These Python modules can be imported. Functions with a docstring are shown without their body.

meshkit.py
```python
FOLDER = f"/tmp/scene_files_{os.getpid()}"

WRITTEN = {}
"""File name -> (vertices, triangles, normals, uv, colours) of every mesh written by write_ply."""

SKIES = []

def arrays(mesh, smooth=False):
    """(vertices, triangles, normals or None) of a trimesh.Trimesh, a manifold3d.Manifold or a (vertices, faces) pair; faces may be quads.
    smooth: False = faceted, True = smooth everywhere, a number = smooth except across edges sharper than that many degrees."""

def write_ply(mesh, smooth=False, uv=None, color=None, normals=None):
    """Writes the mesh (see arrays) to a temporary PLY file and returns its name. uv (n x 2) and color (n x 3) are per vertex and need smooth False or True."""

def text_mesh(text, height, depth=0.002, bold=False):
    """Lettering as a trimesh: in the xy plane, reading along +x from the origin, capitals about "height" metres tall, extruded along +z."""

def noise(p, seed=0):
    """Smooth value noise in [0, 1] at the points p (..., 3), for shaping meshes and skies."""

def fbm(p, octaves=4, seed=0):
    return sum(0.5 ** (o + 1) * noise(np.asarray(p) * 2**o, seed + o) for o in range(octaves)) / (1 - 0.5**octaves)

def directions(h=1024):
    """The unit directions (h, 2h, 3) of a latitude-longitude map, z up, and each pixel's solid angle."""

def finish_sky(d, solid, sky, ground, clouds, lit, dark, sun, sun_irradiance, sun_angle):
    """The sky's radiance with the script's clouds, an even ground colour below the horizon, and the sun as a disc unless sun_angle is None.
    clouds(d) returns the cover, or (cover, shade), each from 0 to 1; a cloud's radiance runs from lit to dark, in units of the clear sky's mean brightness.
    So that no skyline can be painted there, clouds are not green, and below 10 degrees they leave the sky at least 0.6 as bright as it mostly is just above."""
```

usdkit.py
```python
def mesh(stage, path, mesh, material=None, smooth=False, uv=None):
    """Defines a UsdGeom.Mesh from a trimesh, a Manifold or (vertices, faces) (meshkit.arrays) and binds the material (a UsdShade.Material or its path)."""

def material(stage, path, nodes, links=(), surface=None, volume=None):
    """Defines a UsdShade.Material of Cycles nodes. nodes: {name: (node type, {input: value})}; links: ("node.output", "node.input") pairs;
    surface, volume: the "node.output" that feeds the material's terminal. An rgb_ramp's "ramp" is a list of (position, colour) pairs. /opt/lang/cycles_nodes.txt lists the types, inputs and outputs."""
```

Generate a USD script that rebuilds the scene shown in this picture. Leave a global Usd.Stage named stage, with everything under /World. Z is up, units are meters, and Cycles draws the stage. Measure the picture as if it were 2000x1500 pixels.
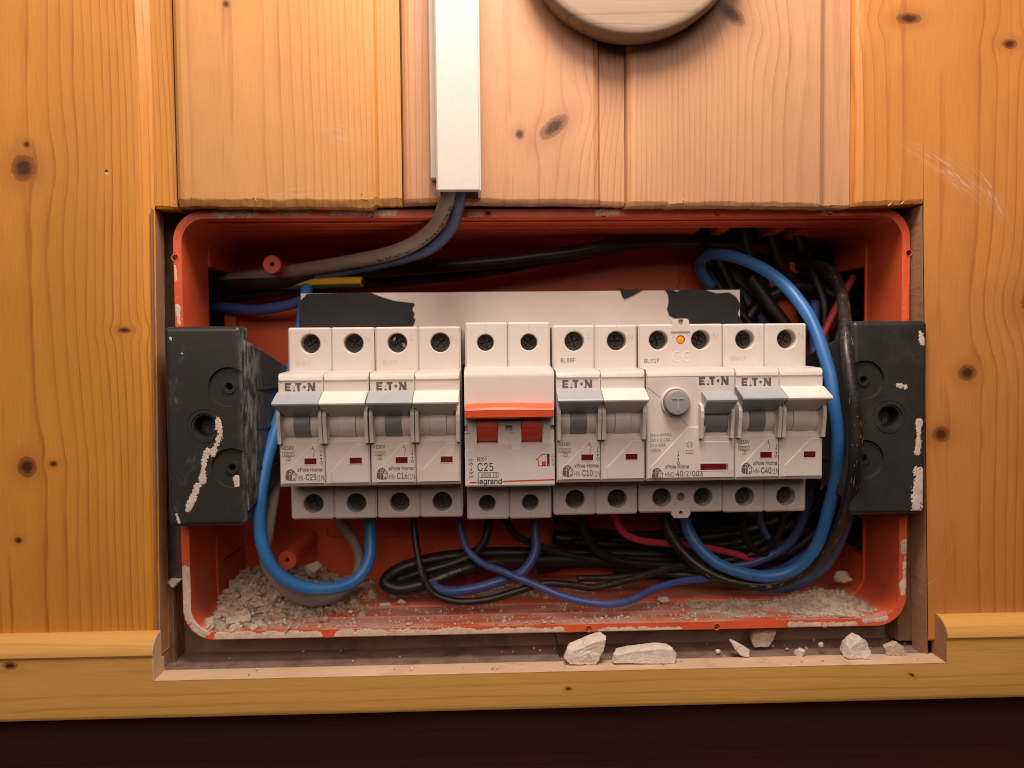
import math, numpy as np, trimesh, manifold3d as m3, shapely
from shapely.geometry import Polygon, LineString, Point, box as sbox
from shapely.ops import unary_union
from shapely import affinity
from pxr import Usd, UsdGeom, UsdLux, UsdShade, Gf, Sdf
import usdkit, meshkit

stage = Usd.Stage.CreateInMemory()
UsdGeom.SetStageUpAxis(stage, 'Z'); UsdGeom.SetStageMetersPerUnit(stage, 1.0)
UsdGeom.Xform.Define(stage, '/World'); UsdGeom.Scope.Define(stage, '/World/Looks')
stage.SetDefaultPrim(stage.GetPrimAtPath('/World'))
MM = 0.001
# ------------------------------------------------------------------ camera (wall face is y = 0, x right, z up; lengths below in mm)
YAW, PITCH, ROLL = (math.radians(a) for a in (1.772, 2.310, -0.575))
DIST, FPX = 315.0, 1503.0
_f = np.array([math.sin(YAW) * math.cos(PITCH), math.cos(YAW) * math.cos(PITCH), -math.sin(PITCH)])
_r = np.cross(_f, [0, 0, 1]); _r /= np.linalg.norm(_r); _u = np.cross(_r, _f)
_c, _s = math.cos(ROLL), math.sin(ROLL)
CR, CU, CF = _c * _r + _s * _u, -_s * _r + _c * _u, _f
cam = UsdGeom.Camera.Define(stage, '/World/camera')
M = Gf.Matrix4d(*[float(v) for v in (*CR, 0, *CU, 0, *(-CF), 0, 0, -DIST * MM, 0, 1)])
cam.AddTransformOp().Set(M)
cam.CreateHorizontalApertureAttr(36.0); cam.CreateVerticalApertureAttr(27.0)
cam.CreateFocalLengthAttr(36.0 * FPX / 2000.0)
cam.CreateClippingRangeAttr(Gf.Vec2f(0.01, 100.0))
cam.CreateFStopAttr(9.0); cam.CreateFocusDistanceAttr(0.307)
EXPOSURE = -0.27
cam.CreateExposureAttr(EXPOSURE)


def look(pos, target):
    f = np.array(target, float) - np.array(pos, float); f /= np.linalg.norm(f)
    up = [0, 0, 1] if abs(f[2]) < .95 else [0, 1, 0]
    r = np.cross(f, up); r /= np.linalg.norm(r); u = np.cross(r, f)
    return Gf.Matrix4d(*[float(v) for v in (*r, 0, *u, 0, *(-f), 0, *pos, 1)])


# the wall lamp above the picture, standing off the wall over the round wooden rosette
lamp = UsdLux.SphereLight.Define(stage, '/World/lamp_bulb')
lamp.AddTranslateOp().Set(Gf.Vec3d(0.03, -0.160, 0.34))
lamp.CreateRadiusAttr(0.075); lamp.CreateNormalizeAttr(True)
lamp.CreateIntensityAttr(2.85); lamp.CreateColorAttr(Gf.Vec3f(1.0, 0.845, 0.73))
# unseen room light, out of view behind the camera, placed to light the front faces
fill = UsdLux.RectLight.Define(stage, '/World/unseen_room_light')
fill.AddTransformOp().Set(look((-0.10, -0.95, 0.60), (0.0, 0, -0.02)))
fill.CreateWidthAttr(1.1); fill.CreateHeightAttr(0.8); fill.CreateNormalizeAttr(True)
fill.CreateIntensityAttr(3.3); fill.CreateColorAttr(Gf.Vec3f(1.0, 0.765, 0.655))


def ray(px, py):
    q = CF + CR * (px - 1000) / FPX - CU * (py - 750) / FPX
    return q


def P(px, py, y):
    """Point of the photograph at depth y behind the wall face -> mm."""
    q = ray(px, py); q = q / q[1] * (DIST + y)
    return np.array([q[0], y, q[2]])


def PZ(px, py, z):
    """Point of the photograph on the level z."""
    q = ray(px, py); q = q / q[2] * z
    return np.array([q[0], q[1] - DIST, z])


def X(px, y, py=800): return P(px, py, y)[0]
def Z(py, y, px=1000): return P(px, py, y)[2]


# ------------------------------------------------------------------ scene helpers
_names = {}


def numbered(parent, name):
    k = (str(parent), name); n = _names.get(k, 0); _names[k] = n + 1
    return name if n == 0 else f'{name}_{n:03d}'


def meta(prim, label=None, cat=None, group=None, kind=None):
    for k, v in (('label', label), ('category', cat), ('group', group), ('kind', kind)):
        if v: prim.SetCustomDataByKey(k, v)
    return prim


class Thing:
    def __init__(s, name, label=None, cat=None, loc=(0, 0, 0), group=None, kind=None):
        s.loc = np.array(loc, float)
        x = UsdGeom.Xform.Define(stage, '/World/' + numbered('/World', name))
        x.AddTranslateOp().Set(Gf.Vec3d(*(float(v) * MM for v in loc)))
        s.prim = meta(x.GetPrim(), label, cat, group, kind); s.path = str(x.GetPath()); s.root = s

    def part(s, name, mesh, mat, smooth=False, label=None, kind=None):
        return Part(s, name, mesh, mat, smooth, label, kind)


class Part:
    def __init__(s, parent, name, mesh, mat, smooth=False, label=None, kind=None):
        s.root, s.loc = parent.root, parent.loc
        s.path = parent.path + '/' + numbered(parent.path, name)
        v, f = verts(mesh)
        s.prim = usdkit.mesh(stage, s.path, trimesh.Trimesh((v - s.loc) * MM, f, process=False), MAT[mat], smooth).GetPrim()
        meta(s.prim, label, None, None, kind)

    part = Thing.part


def verts(mesh):
    if hasattr(mesh, 'to_mesh'):
        m = mesh.to_mesh(); return np.array(m.vert_properties[:, :3], float), np.array(m.tri_verts)
    return np.array(mesh.vertices, float), np.array(mesh.faces)


def single(name, mesh, mat, label, cat, smooth=False, group=None, kind=None):
    """A thing that is one mesh."""
    path = '/World/' + numbered('/World', name)
    v, f = verts(mesh)
    c = (v.min(0) + v.max(0)) / 2; c[2] = v[:, 2].min()
    m = usdkit.mesh(stage, path, trimesh.Trimesh((v - c) * MM, f, process=False), MAT[mat], smooth)
    m.AddTranslateOp().Set(Gf.Vec3d(*(float(t) * MM for t in c)))
    return meta(m.GetPrim(), label, cat, group, kind)


# ------------------------------------------------------------------ mesh helpers (mm)
def cat(*ms):
    return trimesh.util.concatenate([trimesh.Trimesh(*verts(m), process=False) for m in ms])


def hull(pts): return trimesh.convex.convex_hull(np.asarray(pts, float))


def cbox(x0, x1, y0, y1, z0, z1, c=.4):
    lo, hi = np.array([x0, y0, z0], float), np.array([x1, y1, z1], float)
    c = min(c, *(hi - lo) / 2.2)
    p = []
    for i in range(8):
        s = np.array([(i >> k) & 1 for k in range(3)])
        q = np.where(s, hi, lo); d = np.where(s, -c, c)
        for k in range(3):
            e = d.copy(); e[k] = 0; p.append(q + e)
    return hull(p)


def rbox(x0, x1, y0, y1, z0, z1, r=1.5, n=5):
    """A box with rounded edges."""
    p = []
    a = np.linspace(0, np.pi / 2, n)
    for sx in (-1, 1):
        for sy in (-1, 1):
            for sz in (-1, 1):
                o = np.array([x1 - r if sx > 0 else x0 + r, y1 - r if sy > 0 else y0 + r, z1 - r if sz > 0 else z0 + r])
                for t in a:
                    for u in a:
                        p.append(o + r * np.array([sx * np.cos(t) * np.cos(u), sy * np.sin(t) * np.cos(u), sz * np.sin(u)]))
    return hull(p)


def man(t):
    v, f = verts(t)
    t = trimesh.Trimesh(v, f); t.merge_vertices()
    return m3.Manifold(m3.Mesh(np.asarray(t.vertices, np.float32), np.asarray(t.faces, np.uint32)))


def xprism(poly, x0, x1):
    """Extrude a (y, z) outline along x."""
    t = trimesh.creation.extrude_polygon(Polygon(poly).buffer(0), x1 - x0, engine='earcut')
    v = t.vertices
    return trimesh.Trimesh(np.stack([v[:, 2] + x0, v[:, 0], v[:, 1]], 1), t.faces, process=False)


def yprism(poly, y0, y1):
    """Extrude an (x, z) outline along y."""
    poly = poly if hasattr(poly, 'geom_type') else Polygon(poly).buffer(0)
    out = []
    for g in getattr(poly, 'geoms', [poly]):
        if g.is_empty or g.geom_type != 'Polygon': continue
        t = trimesh.creation.extrude_polygon(g, y1 - y0, engine='earcut')
        v = t.vertices
        out.append(trimesh.Trimesh(np.stack([v[:, 0], y1 - v[:, 2], v[:, 1]], 1), t.faces, process=False))
    return trimesh.util.concatenate(out)


def ycyl(x, z, r, y0, y1, n=32):
    return yprism(Point(x, z).buffer(r, n // 4), y0, y1)


def xcyl(y, z, r, x0, x1, n=40):
    return xprism([(y + r * np.cos(a), z + r * np.sin(a)) for a in np.linspace(0, 2 * np.pi, n, endpoint=False)], x0, x1)


def lathe_y(profile, x, z, n=64):
    """Revolve (radius, y) about the y axis through (x, z)."""
    p = np.array(profile, float); a = np.linspace(0, 2 * np.pi, n, endpoint=False)
    v = np.stack([x + p[:, 0, None] * np.cos(a), np.repeat(p[:, 1, None], n, 1), z + p[:, 0, None] * np.sin(a)], -1).reshape(-1, 3)
    f = []
    for i in range(len(p) - 1):
        for j in range(n):
            k = (j + 1) % n
            f += [(i * n + j, (i + 1) * n + j, (i + 1) * n + k), (i * n + j, (i + 1) * n + k, i * n + k)]
    t = trimesh.Trimesh(v, f, process=False); t.invert()
    return t


def spline(pts, step=1.6):
    p = np.asarray(pts, float)
    p = np.vstack([2 * p[0] - p[1], p, 2 * p[-1] - p[-2]])
    out = []
    for i in range(1, len(p) - 2):
        a, b, c, d = p[i - 1:i + 3]
        ta, tb, tc = [max(np.linalg.norm(q), 1e-6) ** .5 for q in (b - a, c - b, d - c)]
        m1 = tb * ((b - a) / ta - (c - a) / (ta + tb) + (c - b) / tb)
        m2 = tb * ((c - b) / tb - (d - b) / (tb + tc) + (d - c) / tc)
        n = max(2, int(np.linalg.norm(c - b) / step))
        t = np.linspace(0, 1, n, endpoint=False)[:, None]
        out.append((2 * t**3 - 3 * t**2 + 1) * b + (t**3 - 2 * t**2 + t) * m1 + (-2 * t**3 + 3 * t**2) * c + (t**3 - t**2) * m2)
    return np.vstack(out + [p[-2:-1]])


def frames(c):
    t = np.gradient(c, axis=0); t /= np.linalg.norm(t, axis=1, keepdims=True)
    n = np.zeros_like(t); ref = np.array([0, -1.0, 0.0])
    for i in range(len(c)):
        q = ref - t[i] * (ref @ t[i])
        if np.linalg.norm(q) < .2: q = np.array([0, 0, 1.0]) - t[i] * t[i][2]
        if i: 
            q = .25 * q / np.linalg.norm(q) + n[i - 1]; q -= t[i] * (q @ t[i])
        n[i] = q / np.linalg.norm(q)
    return t, n, np.cross(t, n)


def tube(c, r, n=16, a0=0, a1=2 * np.pi, seed=0, wob=.015):
    t, N, B = frames(c)
    full = abs(a1 - a0 - 2 * np.pi) < 1e-6
    a = np.linspace(a0, a1, n, endpoint=not full)
    rr = r * (1 + wob * (meshkit.noise(c * .16, seed) - .5) * 2)
    v = c[:, None] + rr[:, None, None] * (np.cos(a)[None, :, None] * N[:, None] + np.sin(a)[None, :, None] * B[:, None])
    m = len(c); f = []
    I = np.arange(m - 1)[:, None] * n; J = np.arange(n if full else n - 1)[None]
    K = (J + 1) % n
    q = np.stack([I + J, I + K, I + n + K, I + n + J], -1).reshape(-1, 4)
    f = np.vstack([q[:, [0, 1, 2]], q[:, [0, 2, 3]]])
    v = v.reshape(-1, 3)
    if full:
        v = np.vstack([v, c[:1], c[-1:]])
        j = np.arange(n); k = (j + 1) % n
        f = np.vstack([f, np.stack([np.full(n, len(v) - 2), k, j], 1), np.stack([np.full(n, len(v) - 1), (m - 1) * n + j, (m - 1) * n + k], 1)])
    return trimesh.Trimesh(v, f, process=False)


_tm = {}


def text(s, x, z, w, h, y, bold=False, depth=.06, vertical=False):
    """Lettering on a face looking towards -y: left end x, baseline z, width w (None: natural), cap height h."""
    k = (s, bold)
    if k not in _tm:
        t = meshkit.text_mesh(s, 1.0, 1.0, bold)
        _tm[k] = np.array(t.vertices), np.array(t.faces)
    v, f = _tm[k]
    a = v.copy(); x0, x1 = a[:, 0].min(), a[:, 0].max()
    sx = h if w is None else w / (x1 - x0)
    u, q, d = (a[:, 0] - x0) * sx, a[:, 1] * h, a[:, 2] * depth
    if vertical: u, q = -q, u
    return trimesh.Trimesh(np.stack([x + u, y - d, z + q], 1), f, process=False)


def line(pts, w, y, depth=.06):
    return yprism(LineString(pts).buffer(w / 2, 3), y - depth, y)


def frame_rect(x0, x1, z0, z1, w, y, depth=.06):
    return yprism(sbox(x0, z0, x1, z1).difference(sbox(x0 + w, z0 + w, x1 - w, z1 - w)), y - depth, y)


def smear(lines, y, width, thick, seed, clip=None, det=.45, cell=.22, freq=.42, cover=.5):
    """Lumpy dried plaster on a face looking towards -y, along lines of (x, z) points."""
    g = unary_union([LineString(l) for l in lines])
    b = g.bounds; pad = width * 2.2
    xs, zs = np.arange(b[0] - pad, b[2] + pad, cell), np.arange(b[1] - pad, b[3] + pad, cell)
    xx, zz = np.meshgrid(xs, zs)
    d = shapely.distance(shapely.points(xx, zz), g)
    p = np.stack([xx * freq, zz * freq, np.full_like(xx, seed * 7.3)], -1)
    n = meshkit.fbm(p, 3, seed) * (1 - det) + meshkit.fbm(p * 4.6, 4, seed + 5) * det
    wv = meshkit.noise(p * .55 + 3.3, seed + 2)
    h = (.45 + .75 * wv - d / width) + (n - cover) * 2.4
    if clip is not None: h = np.where(shapely.contains_xy(clip, xx, zz), h, -1)
    k = np.clip(h / .55, 0, 1); k = k * k * (3 - 2 * k)
    hh = .3 * thick * k * (.22 + .55 * meshkit.fbm(p * 1.6, 3, seed + 9) + .25 * meshkit.fbm(p * 6, 3, seed + 11))
    v = np.stack([xx, y + .05 - np.where(h > 0, hh + .07, 0), zz], -1).reshape(-1, 3)
    ny, nx = xx.shape
    i = (np.arange(ny - 1)[:, None] * nx + np.arange(nx - 1)[None]).ravel()
    hf = h.ravel()
    keep = np.maximum.reduce([hf[i], hf[i + 1], hf[i + nx], hf[i + nx + 1]]) > 0
    i = i[keep]
    f = np.vstack([np.stack([i, i + 1, i + nx + 1], 1), np.stack([i, i + nx + 1, i + nx], 1)])
    t = trimesh.Trimesh(v, f, process=False); t.remove_unreferenced_vertices()
    return t


def chunk(center, size, seed, n=26, flat=(1, 1, 1), rot=None, sub=3, rough=.10):
    """A broken lump of plaster."""
    r = np.random.default_rng(seed)
    p = r.normal(size=(n, 3)); p /= np.linalg.norm(p, axis=1, keepdims=True); p *= r.uniform(.72, 1, (n, 1))
    t = hull(p)
    for _ in range(sub): t = t.subdivide()
    v = np.array(t.vertices)
    v *= 1 + rough * ((meshkit.fbm(v * 1.7 + seed, 2, seed)[:, None] - .5) * 2.6 + (meshkit.fbm(v * 5 + seed, 4, seed + 3)[:, None] - .5) * 1.7)
    v = v * np.array(flat) * size / 2
    R = trimesh.transformations.euler_matrix(*(rot if rot is not None else r.uniform(0, 6.28, 3)))[:3, :3]
    return trimesh.Trimesh(v @ R.T + np.array(center), t.faces, process=False)


def grains(pos, size, seed, flat=.6):
    """Many small crumbs, one small irregular lump each."""
    r = np.random.default_rng(seed); n = len(pos)
    ico = trimesh.creation.icosahedron(); bv, bf = ico.vertices, ico.faces
    v = bv[None] * r.uniform(.55, 1.15, (n, 12, 1)) * np.asarray(size)[:, None, None] / 2
    v = v * np.stack([r.uniform(.7, 1.3, n), r.uniform(.7, 1.3, n), r.uniform(flat * .6, flat * 1.3, n)], 1)[:, None]
    q = r.normal(size=(n, 4)) * np.array([1, .45, .45, 1]); q /= np.linalg.norm(q, axis=1, keepdims=True)
    w, x, y, z = q.T
    R = np.stack([1 - 2 * (y * y + z * z), 2 * (x * y - w * z), 2 * (x * z + w * y), 2 * (x * y + w * z), 1 - 2 * (x * x + z * z), 2 * (y * z - w * x),
                  2 * (x * z - w * y), 2 * (y * z + w * x), 1 - 2 * (x * x + y * y)], 1).reshape(n, 3, 3)
    v = np.einsum('nij,nkj->nki', R, v) + np.asarray(pos)[:, None]
    f = bf[None] + (np.arange(n) * 12)[:, None, None]
    return trimesh.Trimesh(v.reshape(-1, 3), f.reshape(-1, 3), process=False)


# ------------------------------------------------------------------ materials
MAT = {}


class G:
    def __init__(s): s.nodes, s.links, s.k = {}, [], 0

    def n(s, kind, out=None, **inp):
        s.k += 1; name = f'n{s.k}'; c = {}
        for k, v in inp.items():
            if isinstance(v, str) and '.' in v: s.links.append((v, f'{name}.{k}'))
            else: c[k] = v
        s.nodes[name] = (kind, c)
        return f'{name}.{out}' if out else name

    def m(s, op, a, b=0.0, c=0.0, clamp=False):
        return s.n('math', 'value', math_type=op, value1=a, value2=b, value3=c, use_clamp=clamp)

    def add(s, a, b): return s.m('add', a, b)
    def mul(s, a, b): return s.m('multiply', a, b)
    def sub(s, a, b): return s.m('subtract', a, b)

    def pos(s):
        p = s.n('geometry') + '.position'
        v = s.n('vector_math', 'vector', math_type='multiply', vector1=p, vector2=(1000., 1000., 1000.))
        q = s.n('separate_xyz', vector=v)
        return v, q + '.x', q + '.y', q + '.z'

    def vec(s, x, y, z): return s.n('combine_xyz', 'vector', x=x, y=y, z=z)
    def noise(s, v, scale=1., detail=3., rough=.5, out='fac'): return s.n('noise_texture', out, vector=v, scale=scale, detail=detail, roughness=rough)
    def ramp(s, fac, stops): return s.n('rgb_ramp', 'color', fac=fac, ramp=stops)
    def smooth(s, v, a, b, lo=0., hi=1.): return s.n('map_range', 'result', range_type='smoothstep', value=v, from_min=a, from_max=b, to_min=lo, to_max=hi)
    def mix(s, f, a, b, t='mix'): return s.n('mix_color', 'result', blend_type=t, fac=f, a=a, b=b)

    def done(s, name, **pr):
        b = s.n('principled_bsdf', 'BSDF', **pr)
        MAT[name] = usdkit.material(stage, '/World/Looks/' + name, s.nodes, s.links, surface=b)


def gray(k): return (k, k, k)


def plastic(name, col, rough=.38, var=.05, dust=0., dustcol=(.5, .42, .35), spec=.45, scale=.12, bump=.0):
    g = G(); v, x, y, z = g.pos()
    n = g.noise(v, scale, 4., .6)
    c = g.mix(g.smooth(n, .3, .7), tuple(np.array(col) * (1 - var)), tuple(np.array(col) * (1 + var)))
    if dust:
        d1 = g.noise(v, .09, 5., .65); d2 = g.noise(v, .9, 4., .7)
        k = g.mul(g.smooth(d1, .42, .75), g.smooth(d2, .38, .72))
        nzv = g.n('separate_xyz', vector=g.n('geometry') + '.normal') + '.z'
        k = g.mul(k, g.smooth(nzv, -.3, .7, .45, 1.7))
        c = g.mix(g.m('minimum', g.mul(k, dust), .9), c, dustcol)
    r = g.add(rough, g.mul(g.sub(g.noise(v, .4, 3.), .5), .16))
    kw = dict(base_color=c, roughness=r, specular_ior_level=spec)
    if bump:
        kw['normal'] = g.n('bump', 'normal', height=g.noise(v, 1.4, 5., .6), strength=bump, distance=.0004)
    g.done(name, **kw)


def wood(name, base, late, xc, L, knots=(), seed=0., along='z', rough=.40, rings=True, warp=12., tone=.12, scuff=None, knotcol=(.085, .032, .014), bump=.35):
    """Pine: growth-ring lines that run along the board, spread around its knots. knots: (across, along, radius across, radius along, angle)."""
    g = G(); v, x, y, z = g.pos()
    u, w = (x, z) if along == 'z' else (z, x)
    nv = g.vec(g.mul(u, .011), seed, g.mul(w, .0042))
    u1 = g.add(u, g.mul(g.sub(g.noise(nv, 1., 2., .45), .5), warp))
    u1 = g.add(u1, g.mul(g.sub(g.noise(g.vec(g.mul(u, .11), seed + 3., g.mul(w, .02)), 1., 2.), .5), .7))
    mask = None; shade = None; core = None
    for i, (kx, kz, rx, rz, an) in enumerate(knots):
        du, dw = g.sub(u, kx), g.sub(w, kz)
        c, s_ = math.cos(an), math.sin(an)
        a = g.add(g.mul(du, c / rx), g.mul(dw, s_ / rx)); b = g.add(g.mul(du, -s_ / rz), g.mul(dw, c / rz))
        d2 = g.add(g.mul(a, a), g.mul(b, b))
        e = g.m('power', g.add(g.mul(d2, .16), 1.), -1.6)
        u1 = g.add(g.mul(g.sub(u1, kx), g.sub(1., g.mul(e, .8))), kx)
        d = g.add(g.m('sqrt', d2), g.mul(g.sub(g.noise(v, .6, 3.), .5), .38))
        k = g.smooth(d, 1.0, .84)
        core_i = g.mul(k, g.smooth(g.add(d, g.mul(g.sub(g.noise(v, 2.2, 4., .65), .5), 1.5)), .75, .35))
        core = core_i if core is None else g.m('maximum', core, core_i)
        halo = g.smooth(d, 2.6, .8, 0., .38)
        mask = k if mask is None else g.m('maximum', mask, k)
        shade = halo if shade is None else g.m('maximum', shade, halo)
    dx = g.sub(u1, xc)
    ph = g.add(g.mul(g.mul(dx, dx), 1. / (2. * L)), g.mul(g.sub(g.noise(g.vec(g.mul(u, .35), seed, g.mul(w, .02)), 1., 2.), .5), .5))
    fr = g.m('fraction', ph)
    base, late = np.array(base), np.array(late)
    col = g.ramp(fr, [(0, tuple(base)), (.5, tuple(base * .98)), (.78, tuple(.7 * base + .3 * late)), (.90, tuple(late)), (.95, tuple(.9 * late + .1 * base)), (1, tuple(base))])
    # ring contrast varies from ring to ring
    vary = g.noise(g.vec(g.m('floor', ph), seed, 0.), 1.7, 1.)
    col = g.mix(g.smooth(vary, .3, .75, .0, .6), col, tuple(base * .97))
    fade = g.noise(g.vec(g.mul(u, .22), seed + 6., g.mul(w, .022)), 1., 3., .6)
    col = g.mix(g.smooth(fade, .42, .68, 0., .55), col, tuple(base * .96))
    t = g.noise(g.vec(g.mul(u, .03), seed + 1., g.mul(w, .012)), 1., 3.)
    col = g.mix(1., col, g.ramp(t, [(.25, gray(1 - tone)), (.75, gray(1 + tone))]), 'multiply')
    fib = g.noise(g.vec(g.mul(u, 3.2), g.mul(y, 3.2), g.mul(w, .07)), 1., 4., .65)
    col = g.mix(1., col, g.ramp(fib, [(.25, gray(.86)), (.75, gray(1.09))]), 'multiply')
    str_ = g.noise(g.vec(g.mul(u, 1.5), seed + 2., g.mul(w, .03)), 1., 3., .7)
    col = g.mix(g.smooth(str_, .55, .72, 0., .30), col, tuple(.4 * base + .55 * late))
    fleck = g.noise(g.vec(g.mul(u, 2.4), seed, g.mul(w, .55)), 1., 2.)
    col = g.mix(g.smooth(fleck, .66, .78, 0., .28), col, tuple(late * .8))
    if shade is not None:
        col = g.mix(shade, col, tuple(.75 * late + .02))
        col = g.mix(g.mul(mask, .9), col, tuple(.55 * late + .45 * np.array(knotcol)))
        col = g.mix(core, col, tuple(np.array(knotcol) * .75))
    r = g.add(rough, g.mul(g.sub(fib, .5), .25))
    if scuff:
        for (sx, sz, rx, rz, an, amt) in scuff:
            du, dw = g.sub(x, sx), g.sub(z, sz); c, s_ = math.cos(an), math.sin(an)
            a = g.add(g.mul(du, c), g.mul(dw, s_)); b = g.add(g.mul(du, -s_), g.mul(dw, c))
            b = g.add(b, g.mul(g.mul(a, a), .006))
            d = g.add(g.m('power', g.m('absolute', g.mul(a, 1. / rx)), 2.), g.m('power', g.m('absolute', g.mul(b, 1. / rz)), 2.))
            st = g.noise(g.vec(g.mul(a, .13), g.mul(b, 1.5), seed), 1., 4., .7)
            k = g.mul(g.smooth(d, 1., .1), g.smooth(st, .45, .72))
            col = g.mix(g.mul(k, amt), col, (.62, .5, .42))
            r = g.m('maximum', r, g.mul(k, .7))
    bh = g.add(g.mul(fib, .6), g.mul(g.smooth(fr, .6, .9), .5))
    g.done(name, base_color=col, roughness=r, specular_ior_level=.4, normal=g.n('bump', 'normal', height=bh, strength=bump, distance=.00012))


def kn(px, py, rx, rz, an=0.):
    p = P(px, py, 0); return (p[0], p[2], rx / 4.77, rz / 4.77, an)


def kx(px, py, rx, rz, an=0.):   # for boards whose grain runs along x
    p = P(px, py, -8); return (p[2], p[0], rx / 4.9, rz / 4.9, an)


PINE, LATE = (.58, .28, .085), (.38, .155, .044)
HAZE_PINK, HAZE_LATE = (.54, .275, .14), (.40, .172, .08)  # pinkish lens haze put into the wood colour of the middle boards
wood('pine_amber', (.59, .25, .040), (.37, .118, .016), X(-10, 0), 150., [kn(46, 328, 25, 28), kn(52, 282, 7, 7), kn(243, 645, 13, 6), kn(53, 912, 20, 22), kn(104, 906, 8, 7), kn(36, 1055, 8, 7)], 1.3)
wood('pine_honey', PINE, (.43, .18, .05), X(455, 0), 120., [kn(441, 8, 8, 8)], 4.1, tone=.10, scuff=[(*P(680, 265, 0)[[0, 2]], 15., 7., -.35, .22), (*P(600, 372, 0)[[0, 2]], 26., 4., .03, .25)])
wood('pine_haze_rose', HAZE_PINK, HAZE_LATE, X(1000, 0), 105., [kn(1015, 262, 10, 11), kn(1082, 248, 17, 36, -.9)], 7.7, warp=16.)
wood('pine_haze_pale', (.54, .285, .145), (.41, .185, .082), X(1640, 0), 150., [kn(1430, 28, 16, 34, .9)], 9.2, warp=18.)  # same haze tint in the colour of this board
wood('pine_gold', (.57, .232, .056), (.375, .122, .027), X(1840, 0), 130., [kn(1775, 36, 28, 12), kn(1972, 86, 16, 10), kn(1889, 728, 20, 18), kn(1838, 848, 20, 18), kn(2030, 590, 40, 34)], 12.4, warp=15.,
     scuff=[(*P(1850, 330, 0)[[0, 2]], 24., 5., -.62, .75), (*P(1930, 370, 0)[[0, 2]], 20., 4.5, -.95, .6), (*P(1800, 1160, 0)[[0, 2]], 12., 5., .9, .35)])
wood('trim_wood', (.66, .365, .095), (.53, .265, .06), Z(1290, -8), 60., [kx(20, 1300, 9, 16), kx(1780, 1318, 4, 9, .5), kx(1110, 1345, 4, 8)], 15.1, along='x', warp=9., tone=.08)
wood('raw_wood', (.66, .46, .30), (.55, .34, .20), 0., 90., (), 20., along='x', rough=.75, tone=.12, bump=.9)
wood('cut_wood', (.36, .19, .10), (.25, .12, .06), -140., 60., (), 22., along='z', rough=.8, tone=.2, bump=1.)
wood('batten_wood', (.24, .125, .065), (.15, .07, .035), -120., 40., (), 25., along='z', rough=.85, tone=.3, bump=1.)
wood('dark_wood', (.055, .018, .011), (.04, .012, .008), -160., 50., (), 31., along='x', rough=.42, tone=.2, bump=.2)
wood('turned_wood', (.34, .235, .165), (.22, .14, .092), Z(-60, -24, 1235), 55., (), 33., along='x', rough=.6, warp=22., tone=.08)
plastic('grey_white', (.62, .56, .515), .36, .03, dust=.28, dustcol=(.50, .40, .32), scale=.09)
plastic('grey_white_warm', (.62, .55, .495), .34, .03, dust=.28, dustcol=(.50, .40, .32), scale=.08)
plastic('grey_white_pale', (.64, .585, .53), .38, .03, dust=.34, dustcol=(.50, .40, .32), scale=.1)
plastic('pearl_white', (.64, .585, .55), .33, .02, dust=.05)
plastic('lever_white', (.76, .69, .64), .32, .02)
plastic('lever_grey', (.36, .385, .41), .34, .03, dust=.12)
plastic('drum_grey', (.20, .19, .185), .4, .04)
plastic('button_grey', (.30, .295, .29), .36, .03)
plastic('emboss', (.50, .45, .41), .4, .03)
plastic('print_grey', (.115, .095, .085), .5, .15)
plastic('print_black', (.035, .03, .03), .5, .1)
plastic('print_red', (.55, .05, .04), .5, .05)
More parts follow.
